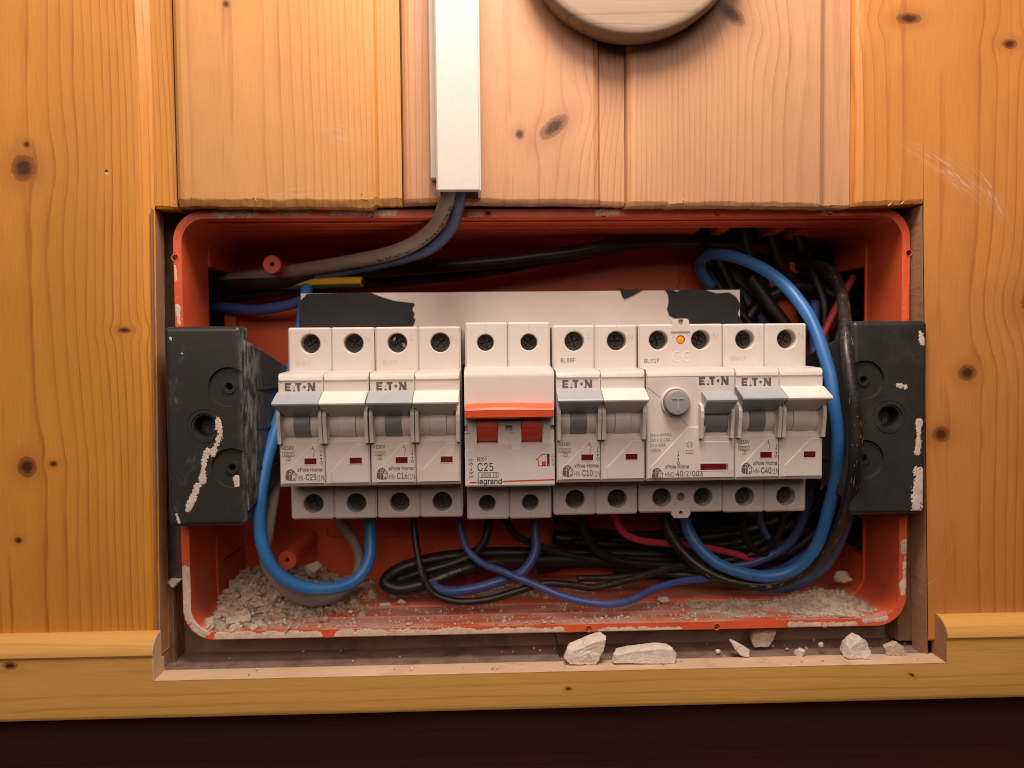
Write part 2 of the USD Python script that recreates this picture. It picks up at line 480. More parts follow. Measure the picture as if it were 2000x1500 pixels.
plastic('window_red', (.13, .012, .012), .18, .1, spec=.6)
plastic('lever_orange', (.72, .105, .035), .38, .04)
plastic('drum_orange', (.64, .07, .03), .42, .05)
plastic('amber', (.78, .33, .02), .3, .05)
plastic('conduit_white', (.66, .61, .57), .34, .02, dust=.22, dustcol=(.5, .42, .35), scale=.5)
plastic('conduit_beige', (.66, .57, .47), .4, .03)
plastic('bracket_black', (.032, .030, .026), .34, .12, dust=.30, dustcol=(.16, .14, .12), bump=.12)
g = G(); v, x, y, z = g.pos()
xs_ = X(484, -1, 800)
k = g.mul(g.smooth(g.m('absolute', g.sub(x, xs_)), 3.2, .6), g.smooth(g.noise(g.vec(g.mul(x, .5), g.mul(y, .5), g.mul(z, .12)), 1., 5., .65), .40, .66))
k2 = g.mul(g.smooth(g.noise(v, .06, 3.), .5, .7), g.smooth(g.noise(g.vec(x, y, g.mul(z, .4)), .8, 5., .7), .45, .7))
c_ = g.mix(g.m('maximum', g.mul(k, .8), g.mul(k2, .35)), (.032, .030, .026), (.23, .22, .20))
g.done('bracket_scuffed', base_color=c_, roughness=g.add(.34, g.mul(k, .3)), specular_ior_level=.45, normal=g.n('bump', 'normal', height=g.noise(v, 1.4, 5., .6), strength=.12, distance=.0004))
plastic('strip_white', (.50, .43, .39), .4, .03)
plastic('tape_black', (.007, .0065, .006), .75, .2)
plastic('blue_bright', (.035, .20, .52), .36, .06, dust=.22, dustcol=(.25, .32, .42))
plastic('blue_mid', (.032, .15, .40), .38, .06, dust=.2, dustcol=(.25, .3, .4))
plastic('blue_violet', (.055, .095, .30), .36, .06, dust=.2, dustcol=(.3, .3, .4))
plastic('blue_slate', (.075, .115, .23), .42, .06, dust=.2, dustcol=(.25, .25, .3))
plastic('grey_cable', (.30, .245, .20), .5, .06, dust=.2)
plastic('black_cable', (.018, .015, .013), .38, .15, dust=.40, dustcol=(.20, .16, .125))
plastic('black_clean', (.014, .012, .011), .42, .15, dust=.15, dustcol=(.12, .09, .07))
plastic('red_cable', (.58, .055, .095), .38, .06, dust=.12)
plastic('yellow_cable', (.66, .36, .03), .4, .05)
plastic('green_cable', (.04, .13, .02), .4, .08)
plastic('copper', (.75, .32, .16), .35, .1)
plastic('screw_dark', (.05, .045, .04), .35, .3, dust=.6, dustcol=(.30, .26, .23), scale=1.2)
plastic('hole_dark', (.012, .010, .009), .7, .2)


def plaster(name, c1, c2, scale=.25):
    g = G(); v, x, y, z = g.pos()
    n = g.noise(v, scale, 5., .65)
    c = g.ramp(n, [(.3, c2), (.55, c1), (.8, tuple(np.minimum(np.array(c1) * 1.12, .9)))])
    n2 = g.noise(v, 1.9, 4., .7)
    c = g.mix(1., c, g.ramp(n2, [(.3, gray(.85)), (.7, gray(1.05))]), 'multiply')
    g.done(name, base_color=c, roughness=.92, specular_ior_level=.2, normal=g.n('bump', 'normal', height=g.noise(v, 2.2, 6., .7), strength=.7, distance=.0006))


plaster('plaster_white', (.72, .61, .51), (.56, .45, .36))
plaster('plaster_grey', (.60, .49, .385), (.42, .335, .25))
plaster('plaster_clean', (.82, .725, .63), (.66, .56, .46))
plaster('masonry', (.30, .20, .145), (.19, .12, .085), .06)
plaster('cavity_floor', (.28, .195, .15), (.15, .095, .072), .09)


def box_material(zfloor):
    g = G(); v, x, y, z = g.pos()
    n = g.noise(v, .05, 4.)
    c = g.mix(g.smooth(n, .3, .7), (.62, .092, .032), (.71, .118, .042))
    # plaster dust lying on the floor of the box, streaked along it
    up = g.n('separate_xyz', vector=g.n('geometry') + '.true_normal') + '.z'
    low = g.smooth(z, zfloor + 7., zfloor + 3.)
    st = g.noise(g.vec(g.mul(x, .035), g.mul(y, .16), g.mul(z, .2)), 1., 5., .65)
    fine = g.noise(v, 1.1, 5., .75)
    k = g.mul(g.mul(low, g.smooth(up, .5, .9)), g.mul(g.smooth(st, .33, .58), g.smooth(fine, .24, .58)))
    rib = g.m('maximum', g.smooth(g.m('absolute', g.sub(y, 18.8)), 2.6, .5), g.mul(g.smooth(g.m('absolute', g.sub(y, 33.)), 2.6, .5), .8))
    k = g.m('maximum', k, g.mul(g.mul(rib, low), g.smooth(g.noise(g.vec(g.mul(x, .05), 3., 1.), 1., 4., .6), .40, .56)))
    c = g.mix(g.mul(k, .85), c, (.56, .42, .33))
    # thin scratches and splashes on the rest
    sp = g.mul(g.smooth(g.noise(v, .35, 5., .7), .62, .72), g.smooth(g.noise(v, .03, 2.), .5, .62))
    c = g.mix(g.mul(sp, .6), c, (.66, .46, .38))
    haze = g.noise(v, .12, 4., .6)
    c = g.mix(g.smooth(haze, .5, .8, 0., .10), c, (.6, .35, .28))
    r = g.add(.40, g.mul(k, .4))
    g.done('orange_box', base_color=c, roughness=r, specular_ior_level=.42)


# ------------------------------------------------------------------ the panelled wall
HZ = Z(401, 0, 1050)                       # upper edge of the cut-out
HL = lambda z: P(293, 400, 0)[0] + (P(303, 1240, 0)[0] - P(293, 400, 0)[0]) * (HZ - z) / (HZ - Z(1240, 0))
HR = lambda z: P(1803, 398, 0)[0] + (P(1812, 1200, 0)[0] - P(1803, 398, 0)[0]) * (HZ - z) / (HZ - Z(1200, 0))
ZT, ZB = 300., Z(1270, 0)
wall = Thing('panelled_wall', 'pine tongue and groove board wall with a rectangular hole sawn for the fuse box', 'wall', (0, 0, ZB))
THK = 12.


def plank(x0, x1, yfun, zb, zt, seed, rag=1.0, step=1.0, cham=1.4, zslide=None, caps=(True, True)):
    """A board between x0 and x1 whose front is yfun(x); ragged lower sawn edge; zslide shears an edge with height."""
    xs = np.unique(np.concatenate([np.arange(x0, x1, step), [x1], [a for a in yfun.breaks if x0 < a < x1]]))
    r = meshkit.fbm(np.stack([xs * .21, xs * 0 + seed, xs * 0], -1), 6, seed) - .5
    r2 = meshkit.noise(np.stack([xs * 1.9, xs * 0 + seed + 5, xs * 0], -1), seed + 3)
    zbv = (zb(xs) if callable(zb) else np.full_like(xs, zb)) + rag * (r * 1.3 - .9 * np.clip(r2 - .8, 0, 1) * 3)
    y = np.array([yfun(a) for a in xs])
    rows = [(y, np.full_like(xs, zt))]
    for t in np.linspace(zt, 0, 7)[1:-1]:
        rows.append((y, np.maximum(t, zbv + cham + .5)))
    r3 = meshkit.fbm(np.stack([xs * .12, xs * 0 + seed + 9, xs * 0], -1), 3, seed + 4)
    rows += [(y, zbv + cham * (.35 + 1.1 * r3 + .12 * r2)), (y + .5 * cham, zbv), (np.full_like(xs, THK), zbv + .4 * rag * (r2 - .5)), (np.full_like(xs, THK), np.full_like(xs, zt))]
    n = len(xs); v = []
    for yy, zz in rows: v.append(np.stack([xs, yy, zz], 1))
    v = np.vstack(v)
    if zslide is not None:
        v[:, 0] += zslide(v)
    f = []; m = len(rows)
    for i in range(m):
        a = i * n; b = ((i + 1) % m) * n
        j = np.arange(n - 1)
        f.append(np.stack([a + j, b + j, b + j + 1], 1)); f.append(np.stack([a + j, b + j + 1, a + j + 1], 1))
    for e in [q for q, w in zip((0, n - 1), caps) if w]:
        ring = [i * n + e for i in range(m)]
        cap = [(ring[0], ring[i], ring[i + 1]) for i in range(1, m - 1)]
        f.append(np.array(cap)[:, ::-1] if e == 0 else np.array(cap))
    t = trimesh.Trimesh(v, np.vstack(f), process=False); t.invert()
    return t


class Prof:
    def __init__(s, pts): s.p = np.array(pts, float); s.breaks = list(s.p[:, 0])
    def __call__(s, x): return float(np.interp(x, s.p[:, 0], s.p[:, 1]))


SH = 2.9   # depth of the shoulder beside each joint


def board(xl, xr_face, bev, shoulder):
    """Front of one board: rounded left edge, flat face, bevel, sunk shoulder."""
    return Prof([(xl, SH + 1.2), (xl + .9, 1.3), (xl + 2.2, .35), (xl + 4., 0), (xr_face - bev, 0), (xr_face - bev * .35, .9), (xr_face, SH), (xr_face + shoulder, SH), (xr_face + shoulder + .01, SH)])


jx = [X(a, 0, 200) for a in (291, 737, 1173, 1613)]     # where each face ends
kx_ = [X(a, 0, 200) for a in (336, 782, 1222, 1667)]    # where each next board begins
# left board, the part below the cut and the shoulder above it
p0 = Prof([(-330, 0), (jx[0] - 4.6, 0), (jx[0] - 3.9, .3), (jx[0] - .5, 2.6), (jx[0], SH), (jx[0] + 40, SH)])
sl = lambda v: np.where(v[:, 0] > jx[0] - 6, (np.clip(HZ - v[:, 2], 0, 999)) * ((HL(ZB) - HL(HZ)) / (HZ - ZB)) + (HL(HZ) - jx[0]) * 0, 0)
a = plank(-330, jx[0], p0, ZB, ZT, 1, rag=0, step=8., zslide=sl, caps=(True, False))
b = plank(jx[0], kx_[0] - .16, p0, HZ - .3, ZT, 2, rag=.6, caps=(False, True))
wall.part('plank', cat(a, b), 'pine_amber', 28)
zb1 = lambda x: np.interp(x, [X(340, 0), X(560, 0), X(735, 0), X(740, 0), X(790, 0)], [Z(399, 0), Z(401, 0), Z(402, 0), Z(397, 0), Z(397, 0)])
wall.part('plank', plank(kx_[0], kx_[1] - .16, board(kx_[0], jx[1], 3.6, kx_[1] - jx[1] - .5), zb1, ZT, 3, rag=1.1, step=.6, cham=2.6), 'pine_honey', 28)
zb2 = lambda x: np.interp(x, [X(780, 0), X(860, 0), X(1172, 0), X(1222, 0)], [Z(396, 0), Z(394, 0), Z(398, 0), Z(400, 0)])
wall.part('plank', plank(kx_[1], kx_[2] - .16, board(kx_[1], jx[2], 3.0, kx_[2] - jx[2] - .5), zb2, ZT, 4, rag=.55, step=.6), 'pine_haze_rose', 28)
zb3 = lambda x: np.interp(x, [X(1222, 0), X(1440, 0), X(1600, 0), X(1667, 0)], [Z(402, 0), Z(403, 0), Z(406, 0), Z(405, 0)])
wall.part('plank', plank(kx_[2], kx_[3] - .16, board(kx_[2], jx[3], 2.4, kx_[3] - jx[3] - .5), zb3, ZT, 5, rag=.8, step=.6), 'pine_haze_pale', 28)
p4 = board(kx_[3], 420, 3, 5)
hr0 = HR(HZ)
a = plank(kx_[3], hr0, p4, lambda x: np.interp(x, [X(1690, 0), X(1803, 0)], [Z(402, 0, 1690), Z(397, 0, 1800)]), ZT, 6, rag=.6, step=.6, caps=(True, False))
sr = lambda v: np.where(v[:, 0] < hr0 + 3, np.clip(HZ - v[:, 2], 0, 999) * (HR(ZB) - HR(HZ)) / (HZ - ZB), 0)
b = plank(hr0, 360, p4, ZB, ZT, 7, rag=0, step=9., zslide=sr, caps=(False, True))
wall.part('plank', cat(a, b), 'pine_gold', 28)
# sawn edges of the two side boards, raw wood just proud of the board's own edge
zz = np.linspace(HZ - .5, Z(1316, -8, 900) - 1, 66)


def edge_strip(fx, side, seed, y0=1.2, y1=THK + .1, px=.35):
    n = meshkit.fbm(np.stack([zz * .5, zz * 0 + seed, zz * 0], 1), 4, seed) - .5
    ys = np.array([y0 - .6, y0, (y0 + y1) / 2, y1]); v = []
    for i, z in enumerate(zz):
        for j, y in enumerate(ys):
            o = 0 if j in (0,) else px + .35 * n[i] + .25 * (meshkit.noise(np.array([z * .9, y, seed]), seed) - .5)
            v.append((fx(z) + side * o, y, z))
    v = np.array(v).reshape(len(zz), 4, 3); f = []
    for i in range(len(zz) - 1):
        for j in range(3):
            q = [i * 4 + j, i * 4 + j + 1, i * 4 + 5 + j, i * 4 + 4 + j]
            f += [(q[0], q[1], q[2]), (q[0], q[2], q[3])]
    return trimesh.Trimesh(v.reshape(-1, 3), f if side < 0 else [t[::-1] for t in f], process=False)


wall.part('sawn_edge', edge_strip(HL, 1, 3), 'cut_wood', 40)
wall.part('sawn_edge', edge_strip(HR, -1, 8), 'cut_wood', 40)
# nail hole and loose fibres at the sawn edge
q = P(208, 334, 0)
wall.part('nail_hole', lathe_y([(0.01, -.03), (.5, -.04), (.6, -.06), (.7, .05)], q[0], q[2], 18), 'print_black', 30)
wall.part('nail_filler', hull([q + np.array([.1 + .45 * math.cos(a), -.12 if k else .1, -1. + .6 * math.sin(a)]) for a in np.linspace(0, 6, 9) for k in (0, 1)]), 'plaster_clean')
for px, py, l, an in ((374, 378, 3.6, .05), (340, 392, 2.2, .1), (500, 388, 2., -.3), (706, 372, 2.6, .2), (1334, 388, 1.6, .1), (1470, 390, 2.2, -.3), (1735, 396, 2.5, 1.2), (1760, 394, 2.0, 1.0)):
    q = P(px, py, -.2)
    wall.part('splinter', hull([q + (-.25, 0, -l / 2), q + (.3, .1, -l / 2), q + (.1, -.35, -l / 2), q + (math.sin(an) * l, -.2, l / 2)]), 'raw_wood')

# trim moulding with its notch
trim = Thing('chair_rail', 'yellow pine rail moulding under the fuse box with a notch sawn out of it', 'moulding', (0, 0, Z(1388, -8)))
zt0, zt1, zn = Z(1234, 0, 150), Z(1386, -8, 1000), Z(1316, -8, 900)
prof = [(-.05, zt0)] + [(-8.6 * math.sin(t) + (-.2), zt0 - 7.6 * (1 - math.cos(t))) for t in np.linspace(.12, 1.5, 9)] + \
       [(-8.0, zt0 - 8.4), (-8.1, zt0 - 20), (-8.4, zt1 + 1.8), (-7.6, zt1), (2.4, zt1), (2.4, ZB - .1), (-.05, ZB - .1)]
xl, xr = X(302, -6, 1300), X(1838, -4, 1280)
full = man(xprism(prof, -330, 360))
nt = cbox(xl, xr, -20, 20, zn, 0, .01)
body = full - man(nt)
trim.part('rail', body, 'trim_wood', 30)


def rough_plate(x0, x1, y0, y1, z, seed, amp=.35, step=1.2):
    xs, ys = np.arange(x0, x1 + step, step), np.linspace(y0, y1, 10)
    xx, yy = np.meshgrid(xs, ys)
    h = amp * (meshkit.fbm(np.stack([xx * .25, yy * .7, xx * 0 + seed], -1), 4, seed) - .3)
    ed = np.minimum(np.minimum(yy - y0, y1 - yy) * 1.2, .4)
    v = np.stack([xx, yy - (yy == y0) * .25 * h, z + np.maximum(h, .05) * 2 * np.clip(ed + .3, 0, 1)], -1).reshape(-1, 3)
    ny, nx = xx.shape; i = (np.arange(ny - 1)[:, None] * nx + np.arange(nx - 1)[None]).ravel()
    f = np.vstack([np.stack([i, i + 1, i + nx + 1], 1), np.stack([i, i + nx + 1, i + nx], 1)])
    return trimesh.Trimesh(v, f, process=False)


trim.part('sawn_face', rough_plate(xl + .3, xr - .3, -8.15, 2.3, zn, 5), 'raw_wood', 50)
def end_face(x, side, seed, ztop):
    poly = Polygon(prof).buffer(0).intersection(sbox(-8.5, zn + .1, 2.3, ztop)).buffer(-.12)
    poly = max(getattr(poly, 'geoms', [poly]), key=lambda g: g.area)
    t = xprism(list(poly.exterior.coords), 0, .5)
    v = np.array(t.vertices); v[:, 0] = x + side * v[:, 0]
    return trimesh.Trimesh(v, t.faces if side > 0 else t.faces[:, ::-1], process=False)
trim.part('end_grain', end_face(xl - .1, 1, 1, zt0), 'raw_wood')
trim.part('end_grain', end_face(xr + .1, -1, 1, zt0), 'cut_wood')

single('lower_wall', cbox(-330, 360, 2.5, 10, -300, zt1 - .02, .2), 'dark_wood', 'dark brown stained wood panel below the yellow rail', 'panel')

# masonry seen through the gap around the box, its floor ledge
MF = 24.
# ------------------------------------------------------------------ the flush-mounted box
BY = 8.0
bx0 = (P(336, 470, BY)[0] + P(356, 1060, BY)[0]) / 2; bx1 = (P(1782, 460, BY)[0] + P(1766, 1100, BY)[0]) / 2
bz1 = (P(450, 412, BY)[2] + P(1700, 404, BY)[2]) / 2; bz0 = (P(450, 1249, BY)[2] + P(1700, 1222, BY)[2]) / 2
RIM, BD = 3.3, 76.0
box_material(bz0)


def rrect(x0, x1, z0, z1, r): return sbox(x0 + r, z0 + r, x1 - r, z1 - r).buffer(r, 12)


outer = rrect(bx0, bx1, bz0, bz1, 13)


def loft(polys):
    """Inner cavity: rounded rectangles (x0,x1,z0,z1,r,y) joined front to back."""
    rings = []
    for (a, b, c, d, r, y) in polys:
        k = np.array(rrect(a, b, c, d, r).exterior.coords)[:-1]
        rings.append(np.stack([k[:, 0], np.full(len(k), y), k[:, 1]], 1))
    m = None
    for a, b in zip(rings[:-1], rings[1:]):
        h = man(hull(np.vstack([a, b]))); m = h if m is None else m + h
    return m


ia, ib, ic, id_ = bx0 + RIM, bx1 - RIM, bz0 + RIM, bz1 - RIM
cav = loft([(ia, ib, ic, id_, 10, BY - 1), (ia + .5, ib - .5, ic + .4, id_ - .4, 10, 37), (ia + .5, ib - .5, ic + .4, id_ - .4, 10, 37.01)])
cav2 = loft([(ia + 1.3, ib - 1.3, ic + 1.3, id_ - 1.3, 8, 36), (ia + 2.2, ib - 2.2, ic + 2.2, id_ - 2.2, 8, BD - 2.5)])
shell = man(yprism(outer, BY, BD)) - cav - cav2
# knocked-out side openings and the pressed knock-out outlines
def opening(x0, x1, y0, y1, z0, z1): return man(cbox(x0, x1, y0, y1, z0, z1, .3))
lz1, lz0 = Z(521, 37, 405), Z(652, 37, 405)
shell -= opening(bx0 - 3, ia + 9, 36.6, 68, lz0, lz1)
shell -= opening(ib - 9, bx1 + 3, 38, 68, Z(648, 38, 1690), Z(520, 38, 1690))
shell -= opening(ib - 9, bx1 + 3, 38, 68, Z(1086, 38, 1690), Z(1012, 38, 1690))
for pa, pb in ((1367, 1405), (1425, 1513), (1535, 1568)):
    shell -= opening(X(pa, 36, 450), X(pb, 36, 450), 36.5, 66, id_ - 9, bz1 + 4)


def groove(pts, y, w=.7):
    p = [P(a, b, y)[[0, 2]] for a, b in pts]
    return man(yprism(LineString(p).buffer(w / 2, 3), y - 1.4, y + 1.2))


yb = BD - 2.5
for pts in (((640, 1032), (641, 1045), (648, 1049), (668, 1049)), ((696, 1049), (712, 1049)), ((752, 1049), (776, 1048), (780, 1040), (781, 1027)),
            ((1323, 575), (1324, 560), (1330, 535), (1338, 534)), ((768, 566), (768, 552))):
    shell -= groove(pts, yb)
# step line on the left wall and the groove along the floor edge
shell -= man(cbox(ia, ia + 3, 40, 41.2, ic + 24, ic + 44, .01)); shell -= man(cbox(ia, ia + 5, 43, 70, ic + 20, ic + 21.2, .01))
# four shallow ribs on the floor
fb = Thing('flush_mount_box', 'orange plastic flush-mount box set into the hole in the boards', 'box', ((bx0 + bx1) / 2, BY, bz0))
pins = [(498, 417), (725, 420), (953, 418), (1178, 419), (1401, 418), (1621, 415), (342, 503), (1775, 494), (1400, 1224), (1611, 1219), (1150, 1228)]
for px, py in pins:
    q = P(px, py, BY); shell -= man(ycyl(q[0], q[2], 1.25, BY - 1, BY + 2.2, 20))
fb.part('shell', shell, 'orange_box', 35)
for px, py in pins:
    q = P(px, py, BY); fb.part('screw_hole_rim', lathe_y([(1.2, BY + .4), (1.22, BY - .14), (1.55, BY - .14), (1.62, BY + .02)], q[0], q[2], 20), 'orange_box', 30)
for px, py, y0 in ((561, 1094, 30), (531, 516, 40), (1558, 517, 60)):
    q = P(px, py, y0)
    fb.part('screw_post', man(ycyl(q[0], q[2], 4.0, y0, BD - 1, 28)) - man(ycyl(q[0], q[2], 1.1, y0 - 1, y0 + 14, 16)), 'orange_box', 35)
for pts in (((430, 1168), (900, 1166), (1440, 1156), (1690, 1150)),):
    pass
# ribs moulded on the floor and under the roof
for yy in (20., 34.):
    fb.part('floor_rib', cbox(ia + 6, ib - 6, yy, yy + 1.0, ic + .1, ic + 1.0, .25), 'orange_box')
    fb.part('roof_rib', cbox(ia + 8, ib - 8, yy - 4, yy - 3, id_ - 1.0, id_ - .1, .25), 'orange_box')
rim_face = outer.buffer(-.15).difference(rrect(ia, ib, ic, id_, 10).buffer(.1))
# plaster left on the rim
def w2(pts, y): return [P(a, b, y)[[0, 2]] for a, b in pts]
def sm(parent, lines, y, w, t, s, mat='plaster_white', **k):
    clip = k.pop('clip', None) or (rim_face if parent is fb else None)
    for i, l in enumerate(lines): parent.part('plaster_smear', smear([w2(l, y)], y, w, t, s + 40 * i, clip, **k), mat, True)
sm(fb, [[(366, 1120), (364, 1150), (366, 1180), (374, 1205), (392, 1232)]], BY, 2.5, 1.2, 3, cover=.33)
sm(fb, [[(430, 1244), (520, 1242), (622, 1240)]], BY, 2.0, 1.0, 4, cover=.40)
sm(fb, [[(660, 1240), (760, 1237), (900, 1235)]], BY, 1.8, .8, 5, cover=.42)
sm(fb, [[(910, 1236), (1030, 1234), (1095, 1232)]], BY, 1.8, .8, 6, cover=.45)
sm(fb, [[(1170, 1232), (1200, 1231), (1330, 1229)]], BY, 1.3, .5, 7, cover=.52)
sm(fb, [[(1545, 1220), (1600, 1222), (1670, 1218)], [(1690, 1212), (1730, 1205)]], BY, 1.4, .5, 8, cover=.5)
sm(fb, [[(420, 418), (500, 418)], [(545, 416), (600, 415)], [(650, 414), (770, 416)]], BY, 1.5, .45, 9, cover=.50)
sm(fb, [[(920, 420), (940, 420)], [(1170, 414), (1205, 416)], [(1600, 406), (1625, 414)]], BY, 1.2, .5, 10, cover=.45)
sm(fb, [[(341, 520), (342, 545)], [(346, 600), (350, 630)]], BY, 1.0, .4, 11, cover=.48)
sm(fb, [[(1766, 505), (1768, 560), (1772, 575), (1768, 620)]], BY, 1.6, .5, 12, 'orange_box', cover=.47)
sm(fb, [[(1768, 1062), (1766, 1075)], [(1762, 1141), (1763, 1143)]], BY, 1.6, .5, 13, cover=.36)
sm(fb, [[(1768, 1090), (1764, 1160)]], BY, 1.0, .3, 14, cover=.55)

# masonry around the box and the ledge in front of it
hole = rrect(bx0 - .6, bx1 + .6, bz0 - .6, bz1 + .6, 13)
single('masonry', yprism(sbox(-330, zn - 2, 360, 120).difference(hole), MF, MF + 6), 'masonry', None, None, kind='structure')
single('recess_floor', rough_plate(xl - 6, xr + 6, 2.4, MF, zn - 1.4, 12, .8, 2.0), 'cavity_floor', None, None, 50, kind='structure')


def rough_block(x0, x1, y0, y1, z0, z1, seed, amp=.7):
    t = trimesh.creation.box(bounds=[[x0, y0, z0], [x1, y1, z1]])
    t = t.subdivide_to_size(2.2)
    t.merge_vertices(); v = np.array(t.vertices)
    d = np.stack([meshkit.fbm(v * np.array([.4, .4, .12]) + 31 * k + seed, 4, seed + k) - .5 for k in range(3)], 1)
    t.vertices = v + d * 2 * amp
    return t


single('batten', rough_block(P(312, 1200, 14)[0], P(341, 1200, 14)[0], 13, MF, zn - 1, Z(1143, 14, 325), 3), 'batten_wood', 'short rough brown batten in the gap left of the box at its lower corner', 'batten', 40)
single('batten', rough_block(P(1752, 1200, 14)[0], P(1789, 1200, 14)[0], 13, MF, zn + 1.5, HZ + 2, 9), 'batten_wood', 'long rough brown batten in the gap right of the box', 'batten', 40)
single('batten', rough_block(P(1786, 1200, 12)[0], HR(-60) + 8, 12.3, MF, zn + .6, HZ - 1, 15, .25), 'cut_wood', 'sawn brown board edge behind the right-hand side of the hole', 'batten', 40)

# ------------------------------------------------------------------ round wooden rosette at the top and the cable trunking
c = P(1238, -160, -12); R0 = abs(P(1238, 71, -12)[2] - c[2])
single('lamp_rosette', lathe_y([(.01, -13), (R0 * .5, -13), (R0 * .92, -12.9), (R0 * .962, -12.5), (R0 * .988, -11.7), (R0, -10), (R0 * .998, -8), (R0 * .98, -3), (R0 * .97, 0), (.01, 0)], c[0], c[2], 128), 'turned_wood',
       'round turned pale wood lamp rosette at the top of the wall', 'lamp base', 40)
tz = Z(374, -14, 895); tb = Z(350, -3, 845)
ct = Thing('cable_trunking', 'white plastic cable trunking running down the boards to the box', 'cable trunking', (X(894, -8), 0, tz))
tx0, tx1 = X(850, -14, 200), X(937, -14, 200)
uu = man(cbox(tx0, tx1, -14.5, -.3, tz, ZT, .7)) - man(cbox(tx0 + 1.1, tx1 - 1.1, -13.3, 5, tz - 3, ZT - 2, .1))
ct.part('lid', uu, 'conduit_white', 30)
ct.part('lid_edge', cbox(tx1 - .75, tx1 + .18, -14.1, -13.2, tz + .2, ZT, .2), 'conduit_white')
ct.part('base', cbox(X(839, -4, 200), tx0 + 1.2, -4.5, -.2, tb, ZT, .3), 'conduit_beige')
ct.part('base', cbox(tx0 + 1.3, tx1 - 1.3, -1.8, -.25, tz + 9, ZT - 3, .2), 'conduit_beige')

# ------------------------------------------------------------------ brackets carrying the row
FY = -4.0


def bracket(x_out, x_in, zt, zb, holes, mid, side, label):
    """side +1: inner edge towards +x."""
    t = Thing('rail_bracket', label, 'bracket', ((x_out + x_in) / 2, 8, zb), 'black brackets at the ends of the row')
    lo, hi = min(x_out, x_in), max(x_out, x_in)
    blk = man(rbox(lo, hi, FY, BY - .15, zb, zt, 2.2))
    zc0, zc1 = -46., -11.
    tip = x_in + side * 14.
    arm = man(hull([(x_in - side * 9, BY - .5, zt - 3), (x_in - side * 9, BY - .5, zb + 3), (x_in - side * 2.4, FY + 2.4, zt - 3), (x_in - side * 2.4, FY + 2.4, zb + 3), (x_in + side * .6, FY + 3.5, zt - 6), (x_in + side * .6, FY + 3.5, zb + 6),
                    (tip, 44, zc1), (tip, 44, zc0), (tip - side * 8, 44, zc1), (tip - side * 8, 44, zc0)]))
    m = blk + arm
    for (hx, hz) in holes:
        m -= man(ycyl(hx, hz, 8.0, FY - 1, FY + 1.3, 48))
        m += man(lathe_closed(hx, hz, FY + 1.4, 2.6, 1.7, .7))
        m -= man(ycyl(hx, hz, 1.25, FY - 1, FY + 7, 20))
    m -= man(ycyl(mid[0], mid[1], 4.5, FY - 1, FY + 9, 36))
    m -= (man(ycyl(mid[0], mid[1], 7.0, FY - 1, FY + .28, 48)) - man(ycyl(mid[0], mid[1], 6.5, FY - 2, FY + 2, 48)))
    m -= (man(ycyl(mid[0], mid[1], 5.3, FY - 1, FY + .6, 48)) - man(ycyl(mid[0], mid[1], 4.0, FY - 2, FY + 2, 48)))
    t.part('body', m, 'bracket_scuffed' if side > 0 else 'bracket_black', 30)
    for k, zr in enumerate((-13., -29.5, -46.)):
        A, B = np.array([x_in + side * .5, 2.5]), np.array([tip, 43.]); o = np.array([side * .93, -.36])
        t.part('rib', hull([(*(p + o * w), z + dz) for p, w0, z in ((A, .6, zr - 1.4), ((A + B) / 2, 2.0, zr - .2), (B, 2.2, zr + .8)) for w in (-2., w0) for dz in (-.4, .4)]), 'bracket_black')
    q = mid
    t.part('fixing_screw', man(ycyl(q[0], q[1], 3.2, FY + 7, FY + 8.8, 24)) - man(cbox(q[0] - 2.4, q[0] + 2.4, FY + 6, FY + 7.7, q[1] - .4, q[1] + .4, .05)) - man(cbox(q[0] - .4, q[0] + .4, FY + 6, FY + 7.7, q[1] - 2.4, q[1] + 2.4, .05)), 'screw_dark', 30)
    return t


def lathe_closed(x, z, y1, ro, ri, h):
    a = yprism(Point(x, z).buffer(ro, 10).difference(Point(x, z).buffer(ri, 10)), y1 - h, y1 + .5)
    return a


xz = lambda px, py: tuple(P(px, py, FY)[[0, 2]])
bl = bracket(P(323, 830, FY)[0], P(474, 830, FY)[0], Z(637, FY, 400), Z(1029, FY, 400), [xz(446, 756), xz(452, 914)], xz(399, 833), 1, 'black plastic end bracket left of the breakers, streaked with white plaster')
br = bracket(P(1811, 815, FY)[0], P(1664, 815, FY)[0], Z(626, FY, 1740), Z(1006, FY, 1740), [xz(1689, 742), xz(1689, 897)], xz(1738, 815), -1, 'black plastic end bracket right of the breakers, against the board edge')
clip_l = sbox(P(323, 830, FY)[0] + 1.5, Z(1029, FY, 400) + 1.5, P(474, 830, FY)[0] - 2.4, Z(637, FY, 400) - 2); clip_r = sbox(P(1664, 815, FY)[0] + 2, Z(1006, FY, 1740) + 1.8, P(1811, 815, FY)[0] - 1.6, Z(626, FY, 1740) - 1.8)
sm(bl, [[(425, 822), (430, 850), (415, 885)], [(405, 880), (398, 905), (395, 940)], [(385, 950), (372, 985), (368, 995)]], FY, 1.5, .42, 21, cover=.50, det=.72, clip=clip_l)
sm(bl, [[(462, 935), (465, 948)]], FY + 1.2, 1.0, .4, 22, cover=.36, clip=clip_l)
sm(bl, [[(345, 1005), (350, 1020)], [(333, 660), (334, 663)], [(355, 690), (356, 691)], [(330, 930), (331, 932)]], FY, .6, .25, 23, cover=.49, clip=clip_l)
sm(br, [[(1796, 925), (1795, 960), (1790, 990)]], FY, 2.4, .6, 24, cover=.43, det=.65, clip=clip_r)
sm(br, [[(1796, 822), (1794, 860), (1792, 885)]], FY, 1.4, .45, 25, cover=.52, det=.7, clip=clip_r)
sm(br, [[(1797, 650), (1800, 668)], [(1754, 753), (1758, 754)], [(1768, 753), (1769, 756)]], FY, 1.3, .4, 26, cover=.50, clip=clip_r)
